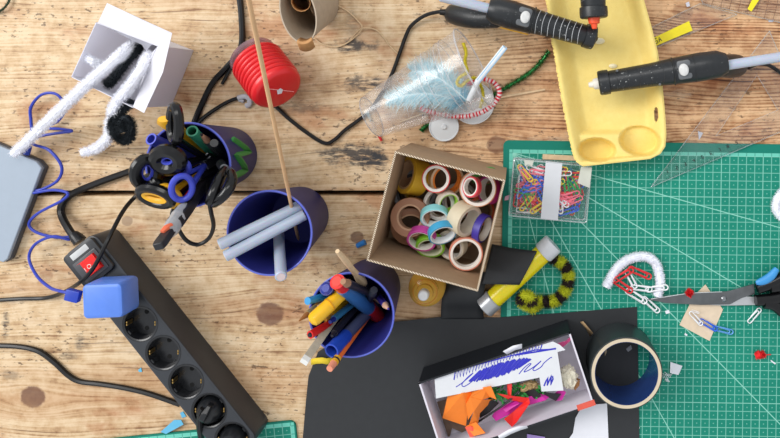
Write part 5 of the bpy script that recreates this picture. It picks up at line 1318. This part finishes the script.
# outer rim lip turned down to the table
b = MB(); g2 = []
ring_ = [g[v][0] for v in range(NV+1)] + [g[NV][u] for u in range(1, NU+1)] + [g[v][NU] for v in range(NV-1, -1, -1)]
cx_ = W(606, 80, 0)
for p in ring_:
    n = V((p.x-cx_.x, (p.y-cx_.y)*.5, 0)).normalized()
    g2.append([p + V((0, 0, -.02)), p - n*.05 + V((0, 0, -.5))])
b.grid(g2); o = obj('rim', b, egg_mat(), t_); solid(o, .12, 1)
DRIP = mat('glue_drip', (236, 226, 190), .2)
for k, (x, y, r_, lab) in enumerate(((599, 41, .55, 'hardened glue drip under the tip of the ribbed glue gun'), (613, 66, .4, 'hardened glue drip in the egg carton above the plain glue gun'))):
    z_ = 1.12; b = MB(); b.lathe([(0, .2), (r_*.5, .16), (r_*.9, .06), (r_, 0)], 16, Matrix.Translation(W(x, y, z_)) @ Matrix.Diagonal((1.3, .7, 1, 1))); tag('glue_drip', b, DRIP, lab, 'glue drip')

# ------------------------------------------------------------------ glue guns
def gun_black():
    t = NT('gun_black'); f = t.noise(t.co, 260, 4, .6)
    col = t.mix(f, lin((22, 24, 26)), lin((40, 43, 46)))
    fl = t.noise(t.co, 520, 2, .5); where = t.noise(t.co, 45, 3, .6)
    col = t.mix(t.math('MULTIPLY', t.step(fl, .66, .72), t.step(where, .45, .6)), col, lin((170, 172, 170)))
    return t.done(t.bsdf(col, .36, 0, .45, t.bump(t.noise(t.co, 900, 2), .08)))
GB = gun_black()
GR = mat('gun_ridge', (92, 95, 98), .35)
def gun(label, tip, rear, r, ridges, grip, nozzle, nl=1.75, stick_pts=None, cordp=None, stick_label=None, ridge_mat=None, side=(0, 0, 1)):
    d = rear - tip; ln = d.length; M = frame(tip, d, (0, 0, 1)); 
    t = thing('glue_gun', label, 'glue gun', M)
    X = Matrix.Rotation(PI/2, 4, 'Y')                                # lathe axis onto local x
    b = MB(); b.lathe([(0, 0), (.2, .0), (.28, .06), (.42, nl*.6), (.5, nl*.8)], 20, X); obj('nozzle_tip', b, nozzle[0], t, local=True)
    b = MB(); b.lathe([(.35, nl*.45), (.6, nl*.5), (.68, nl*.95), (.68, nl+.4)], 24, X); obj('nozzle_sleeve', b, nozzle[1], t, local=True)
    b = MB(); b.lathe([(0, nl), (r*.86, nl), (r*.96, nl+.12), (r*.98, nl+.6), (r*.96, nl+1.2), (r*.86, nl+1.26)], 36, X); obj('collar', b, GB, t, local=True)
    b = MB(); b.lathe([(r*.84, nl+1.1), (r*.90, nl+1.4), (r*.97, ln*.45), (r*1.1, ln*.62), (r*1.18, ln*.8), (r*1.12, ln*.93), (r*.8, ln*.99), (0, ln)], 40, X @ Matrix.Diagonal((1, .95, 1, 1))); obj('barrel', b, GB, t, local=True, smooth=50)
    def rad_(x): return r*(.90 + .07*(x-nl-1.4)/(ln*.45-nl-1.4)) if x < ln*.45 else r*(.97 + .13*(x-ln*.45)/(ln*.17))
    for k in range(ridges):
        xx_ = nl + 1.8 + k*(ln*.6-nl-1.8)/max(1, ridges)
        b = MB(); b.tube([V((xx_ + .32*math.cos(a)**2, rad_(xx_)*.95*math.sin(a)*1.01, rad_(xx_)*math.cos(a)*1.01)) for a in [(-1.25 + 2.5*q/14) for q in range(15)]], .034, 6); obj('grip_ridge', b, ridge_mat or GR, t, local=True)
    b = MB(); b.tube([V((nl+1.3, 0, r*.86)), V((ln*.45, 0, r*.93)), V((ln*.6, 0, r*1.03))], .03, 5); obj('seam', b, mat('seam_black', (10, 10, 11), .5), t, local=True)
    # slide switch in a recess
    xs = ln*.68
    b = MB(); b.rbox(1.5, 2.1, .5, .3, Matrix.Translation((xs, 0, r*.75)), e=.1); obj('switch_recess', b, GR, t, local=True)
    b = MB(); b.lathe([(0, .52), (.42, .5), (.58, .38), (.62, 0)], 24, Matrix.Translation((xs - .1, 0, r*.98)) @ Matrix.Diagonal((.9, 1.15, 1, 1))); obj('switch', b, mat('switch_white', (206, 206, 204), .4), t, 'white round switch', local=True)
    for xb in (xs - 1.1, xs + 1.2):
        b = MB(); b.tube([V((xb, r*1.08*math.sin(a), r*1.12*math.cos(a))) for a in [(-1.3 + 2.6*q/14) for q in range(15)]], .1, 6); obj('band', b, GB, t, local=True)
    for (sx, sy) in ((3.4, .75), (ln*.5, -.8), (ln*.86, .8)):
        b = MB(); z_ = math.sqrt(max(.05, 1-sy*sy))*r; b.lathe([(0, .1), (.13, .08), (.16, -.1)], 12, Matrix.Translation((sx, sy*r, z_))); obj('screw', b, GR, t, local=True)
    # grip and trigger
    G0, G1, G2, rg = grip
    b = MB(); b.tube(spline([G0, G1, G2], 6), [rg*.9, rg, rg, rg, rg, rg, rg, rg*1.02, rg*1.02, rg, rg*.95, rg*.85, rg*.5], 16, flat=.8); obj('handle', b, GB, t)
    tr = G0.lerp(G1, .6) + d.normalized()*-1.3 + V((0, 0, -.4)); b = MB(); b.tube([G0.lerp(G1, .2) - d.normalized()*.9 + V((0, 0, -.3)), tr, tr + (G2-G1)*.25], [.35, .42, .3], 10); obj('trigger', b, GB, t)
    if cordp:
        b = MB(); b.tube([cordp[0], cordp[0].lerp(cordp[1], .8)], [.42, .34], 12); obj('cord_sleeve', b, BLACKM, t)
        b = MB(); b.tube(spline(cordp, 8), .23, 8); obj('power_cord', b, BLACKM, t)
    if stick_pts:
        A, B = stick_pts
        glue_stick(A, B, stick_label, .56, False)
    return t
WN = mat('nozzle_white', (226, 220, 208), .4); ON = mat('nozzle_orange', (238, 84, 44), .4); BN = mat('nozzle_burnt', (70, 58, 44), .6, var=.4)
tip, rear = W(597.5, 39, 4.5), W(487, 8, 5.8)
gun('black glue gun with painted highlights on its ribs, pointing right at the top of the egg carton', tip, rear, 1.42, 8, (W(500, 17, 4.6), W(474, 17.5, 3.4), W(447, 13, 1.05), 1.25), (BN, BN), .35,
    (W(497, 10.5, 6.0), W(440, -3.5, 7.2)), [W(447, 12.5, 1.5), W(438, 12, 1.5), W(424, 16, 1.0), W(411, 26, .5), W(405, 38, .32), W(400, 52, .32), W(390, 78, .32), W(372, 108, .32), W(360, 119, .32), W(345, 130, .32), W(334, 140, .32), W(324, 143, .32), W(306, 132, .32), W(288, 118, .32), W(276, 107, .32), W(262, 99, .32), W(248, 97, .32), W(232, 100, .32), W(214, 110, .32), W(200, 121, .32), W(192, 132, .32)],
    'frosted glue stick entering the rear of the ribbed glue gun', mat('ridge_highlight', (186, 188, 190), .4))  # pale ridge colour paints in the specular highlights along the ribs
b = MB(); b.tube([W(500, 27.5, 5.2), W(528, 34.5, 5.0)], .08, 6); obj('yellow_line', b, mat('warn_yellow', (214, 160, 40), .5), bpy.data.objects['glue_gun'])
tip, rear = W(588.5, 85, 4.1), W(728, 62.5, 5.9)
gun('plain black glue gun lying across the right rim of the egg carton', tip, rear, 1.45, 5, (W(716, 65, 4.8), W(728, 66, 3.6), W(742, 65.5, 1.05), 1.35), (WN, WN), 1.15,
    (W(722, 66, 6.0), W(800, 54, 6.8)), [W(748, 66, 1.5), W(757, 63.5, 1.3), W(768, 65, .8), W(778, 71, .5), W(796, 86, .35)],
    'frosted glue stick entering the rear of the plain glue gun', mat('ridge_dark', (44, 46, 48), .4))
tip, rear = W(594.5, 29, 6.7), W(588, -96, 6.9)
gun('glue gun with an orange nozzle pointing down from the top edge', tip, rear, 1.6, 2, (W(588, -80, 5), W(586, -94, 3.6), W(584, -112, 1.0), 1.3), (ON, ON), 1.2)

# ------------------------------------------------------------------ clear rulers
def ruler_clear(): return clear('ruler_clear', (254, 254, 254), .06, .05, .02)
RC = ruler_clear(); RE = clear('ruler_edge', (240, 244, 246), .1, .5, .15, (214, 222, 224)); MK = mat('ruler_ink', (30, 34, 36), .6)
def rim_lines(t, pts, z, r=.05, closed=True):
    for i in range(len(pts) if closed else len(pts)-1):
        a, c = pts[i], pts[(i+1) % len(pts)]
        b = MB(); b.tube([W(*a, z), W(*c, z)], r, 6); obj('edge', b, RE, t)
zs = MZ + .34
t_ = thing('set_square', 'clear plastic set square lying half on the mat below the plain glue gun', 'set square', W(730, 110, .1))
out_ = [(651, 187), (769.5, 31), (807, 120.6)]; inn = [(716, 136), (757, 75), (778, 110)]
b = MB()
o_ = [V((*[q for q in W(x, y, zs)][:2], zs)) for x, y in out_]; i_ = [W(x, y, zs) for x, y in inn]
lo = V((0, 0, .2))
to, ti, bo, bi = b.ring(o_), b.ring(i_), b.ring([p-lo for p in o_]), b.ring([p-lo for p in i_])
b.bridge(to, ti); b.bridge(bi, bo); b.bridge(bo, to); b.bridge(ti, bi)
obj('plate', b, RC, t_); rim_lines(t_, out_, zs, .05); rim_lines(t_, inn, zs, .035)
dv = (V((807, 120.6)) - V((651, 187))); L_ = dv.length; dv.normalize(); nv = V((dv.y, -dv.x))
b = MB()
for k in range(1, 72):
    s_ = 12 + k*1.85; 
    if s_ > L_-8: break
    p = V((651, 187)) + dv*s_; h = 3.0 if k % 5 == 0 else 1.7
    q = p + nv*h; b.tube([W(p.x, p.y, zs+.02), W(q.x, q.y, zs+.02)], .018, 4)
obj('scale_ticks', b, MK, t_)
FONT = {'1': ['0,0 0,2'], '2': ['0,2 1,2 1,1 0,1 0,0 1,0'], '3': ['0,2 1,2 1,0 0,0', '0,1 1,1'], '4': ['0,2 0,1 1,1', '1,2 1,0'], '5': ['1,2 0,2 0,1 1,1 1,0 0,0'], '6': ['1,2 0,2 0,0 1,0 1,1 0,1'], '7': ['0,2 1,2 1,0'], '8': ['0,0 1,0 1,2 0,2 0,0', '0,1 1,1'], '9': ['0,0 1,0 1,2 0,2 0,1 1,1'], 'S': ['1,2 0,2 0,1 1,1 1,0 0,0'], 'A': ['0,0 0.5,2 1,0', '0.25,0.8 0.75,0.8'], '0': ['0,0 1,0 1,2 0,2 0,0']}
def writing(text, org, dx, dy, z, wd, m, parent, name='lettering'):
    """strokes of text at pixel org, dx/dy: pixel vectors of one letter's width and half height"""
    b = MB()
    for i, ch in enumerate(text):
        for s_ in FONT[ch]:
            P = [tuple(map(float, q.split(','))) for q in s_.split()]
            b.tube([W(org[0] + dx[0]*(i*1.5+x) + dy[0]*y, org[1] + dx[1]*(i*1.5+x) + dy[1]*y, z) for x, y in P], wd, 4, flat=.4, up0=V((0, 0, 1)))
    return obj(name, b, m, parent)
for k in range(1, 10):
    p = V((651, 187)) + dv*(12 + (k)*9.25*1.0) + nv*6.0
    writing(str(k), (p.x, p.y), (dv.x*1.5, dv.y*1.5), (nv.x*1.5, nv.y*1.5), zs+.02, .045, MK, t_, 'numeral')
t_ = thing('ruler', 'clear plastic ruler strip under the egg carton with a yellow end label', 'ruler', W(690, 30, .1))
pr = [(630, 38), (700, 3.5), (737, 14.5), (640, 54)]
b = MB(); b.slab([W(x, y, .3) for x, y in pr], .2); obj('plate', b, RC, t_); rim_lines(t_, pr, .3, .05)
b = MB(); b.slab([W(x, y, .36) for x, y in [(652, 38.5), (689, 21), (692.6, 30.5), (655.5, 46)]], .04); obj('label', b, mat('label_yellow', (240, 222, 28), .5), t_, 'yellow label strip')
writing('SA', (655.6, 43.8), (2.5, -1.15), (-.85, -2.2), .375, .055, MK, t_)
t_ = thing('ruler', 'wide clear ruler with a printed grid at the top right corner', 'ruler', W(760, 5, .1))
pr = [(690, -22), (703, 3.5), (790, 25), (800, -20)]
b = MB(); b.slab([W(x, y, .3) for x, y in pr], .2); obj('plate', b, RC, t_); rim_lines(t_, pr, .3, .05)
LN = mat('ruler_line', (120, 84, 64), .6)
d1 = V((87, 21.5)).normalized(); d2 = V((d1.y, -d1.x))
o0 = V((703, 3.5))
b = MB()
for k in range(1, 10):
    p = o0 + d1*k*9; q = p + d2*26; b.tube([W(p.x, p.y, .32), W(q.x, q.y, .32)], .03, 4)
for k in range(1, 3):
    p = o0 + d2*k*8.4; q = p + d1*92; b.tube([W(p.x, p.y, .32), W(q.x, q.y, .32)], .03, 4)
for k in range(0, 44):
    p = o0 + d1*k*2.05 + d2*.6; q = p + d2*1.6; b.tube([W(p.x, p.y, .32), W(q.x, q.y, .32)], .02, 4)
obj('grid_lines', b, LN, t_)
b = MB(); b.slab([W(x, y, .36) for x, y in [(747.5, 9), (752, 0), (757, -6), (761, -3), (751.5, 11.5)]], .04); obj('yellow_mark', b, mat('label_yellow', (240, 222, 28)), t_)
for px, lab in (([(685.5, 3), (689, 1.5), (690, 6), (687, 7)], 'tiny grey crumb on the board at the top right'), ([(768, 20.5), (774, 19.5), (773, 22), (769, 22)], 'tiny white crumb below the wide ruler'), ([(698, 131), (703, 133), (701, 137), (699, 140)], 'tiny white crumb on the board above the mat edge')):
    scrap(px, lab, mat('crumb_grey', (200, 200, 210), .6), .1 if px[0][1] > 10 else .4)
# ------------------------------------------------------------------ light and camera
w = bpy.data.worlds.new('room'); bpy.context.scene.world = w; w.use_nodes = True
bg = w.node_tree.nodes['Background']; bg.inputs[0].default_value = (.93, .96, 1, 1); bg.inputs[1].default_value = .8
def area(name, loc, target, sx, sy, power, col):
    l = bpy.data.lights.new(name, 'AREA'); l.shape = 'RECTANGLE'; l.size = sx; l.size_y = sy; l.energy = power; l.color = col
    o = bpy.data.objects.new(name, l); C.objects.link(o); o.location = loc
    d = V(target) - V(loc); o.rotation_euler = d.to_track_quat('-Z', 'Y').to_euler()
    return o
area('window_light', (-2.2, .7, 2.0), (0, -.12, 0), 1.5, 1.5, 66, (1, .985, .96))
area('fill_light', (-.2, .9, 1.7), (0, -.1, 0), 1.2, .5, 9, (1, .98, .95))  # added soft fill from above, no known lamp there
cam = bpy.data.cameras.new('camera'); co = bpy.data.objects.new('camera', cam); C.objects.link(co)
co.location = (0, 0, HC*.01); co.rotation_euler = (0, 0, 0)
cam.sensor_fit = 'HORIZONTAL'; cam.sensor_width = 36; cam.lens = FP/780*36
cam.shift_x = (390-NX)/780; cam.shift_y = (NY-219)/780
cam.clip_start = .01; cam.clip_end = 20
sc = bpy.context.scene; sc.camera = co
sc.view_settings.view_transform = 'Standard'; sc.view_settings.look = 'None'; sc.view_settings.gamma = 1; sc.view_settings.use_curve_mapping = False
sc.view_settings.exposure = 0.0
sc.cycles.max_bounces = 10; sc.cycles.transparent_max_bounces = 24; sc.cycles.caustics_reflective = False; sc.cycles.caustics_refractive = False
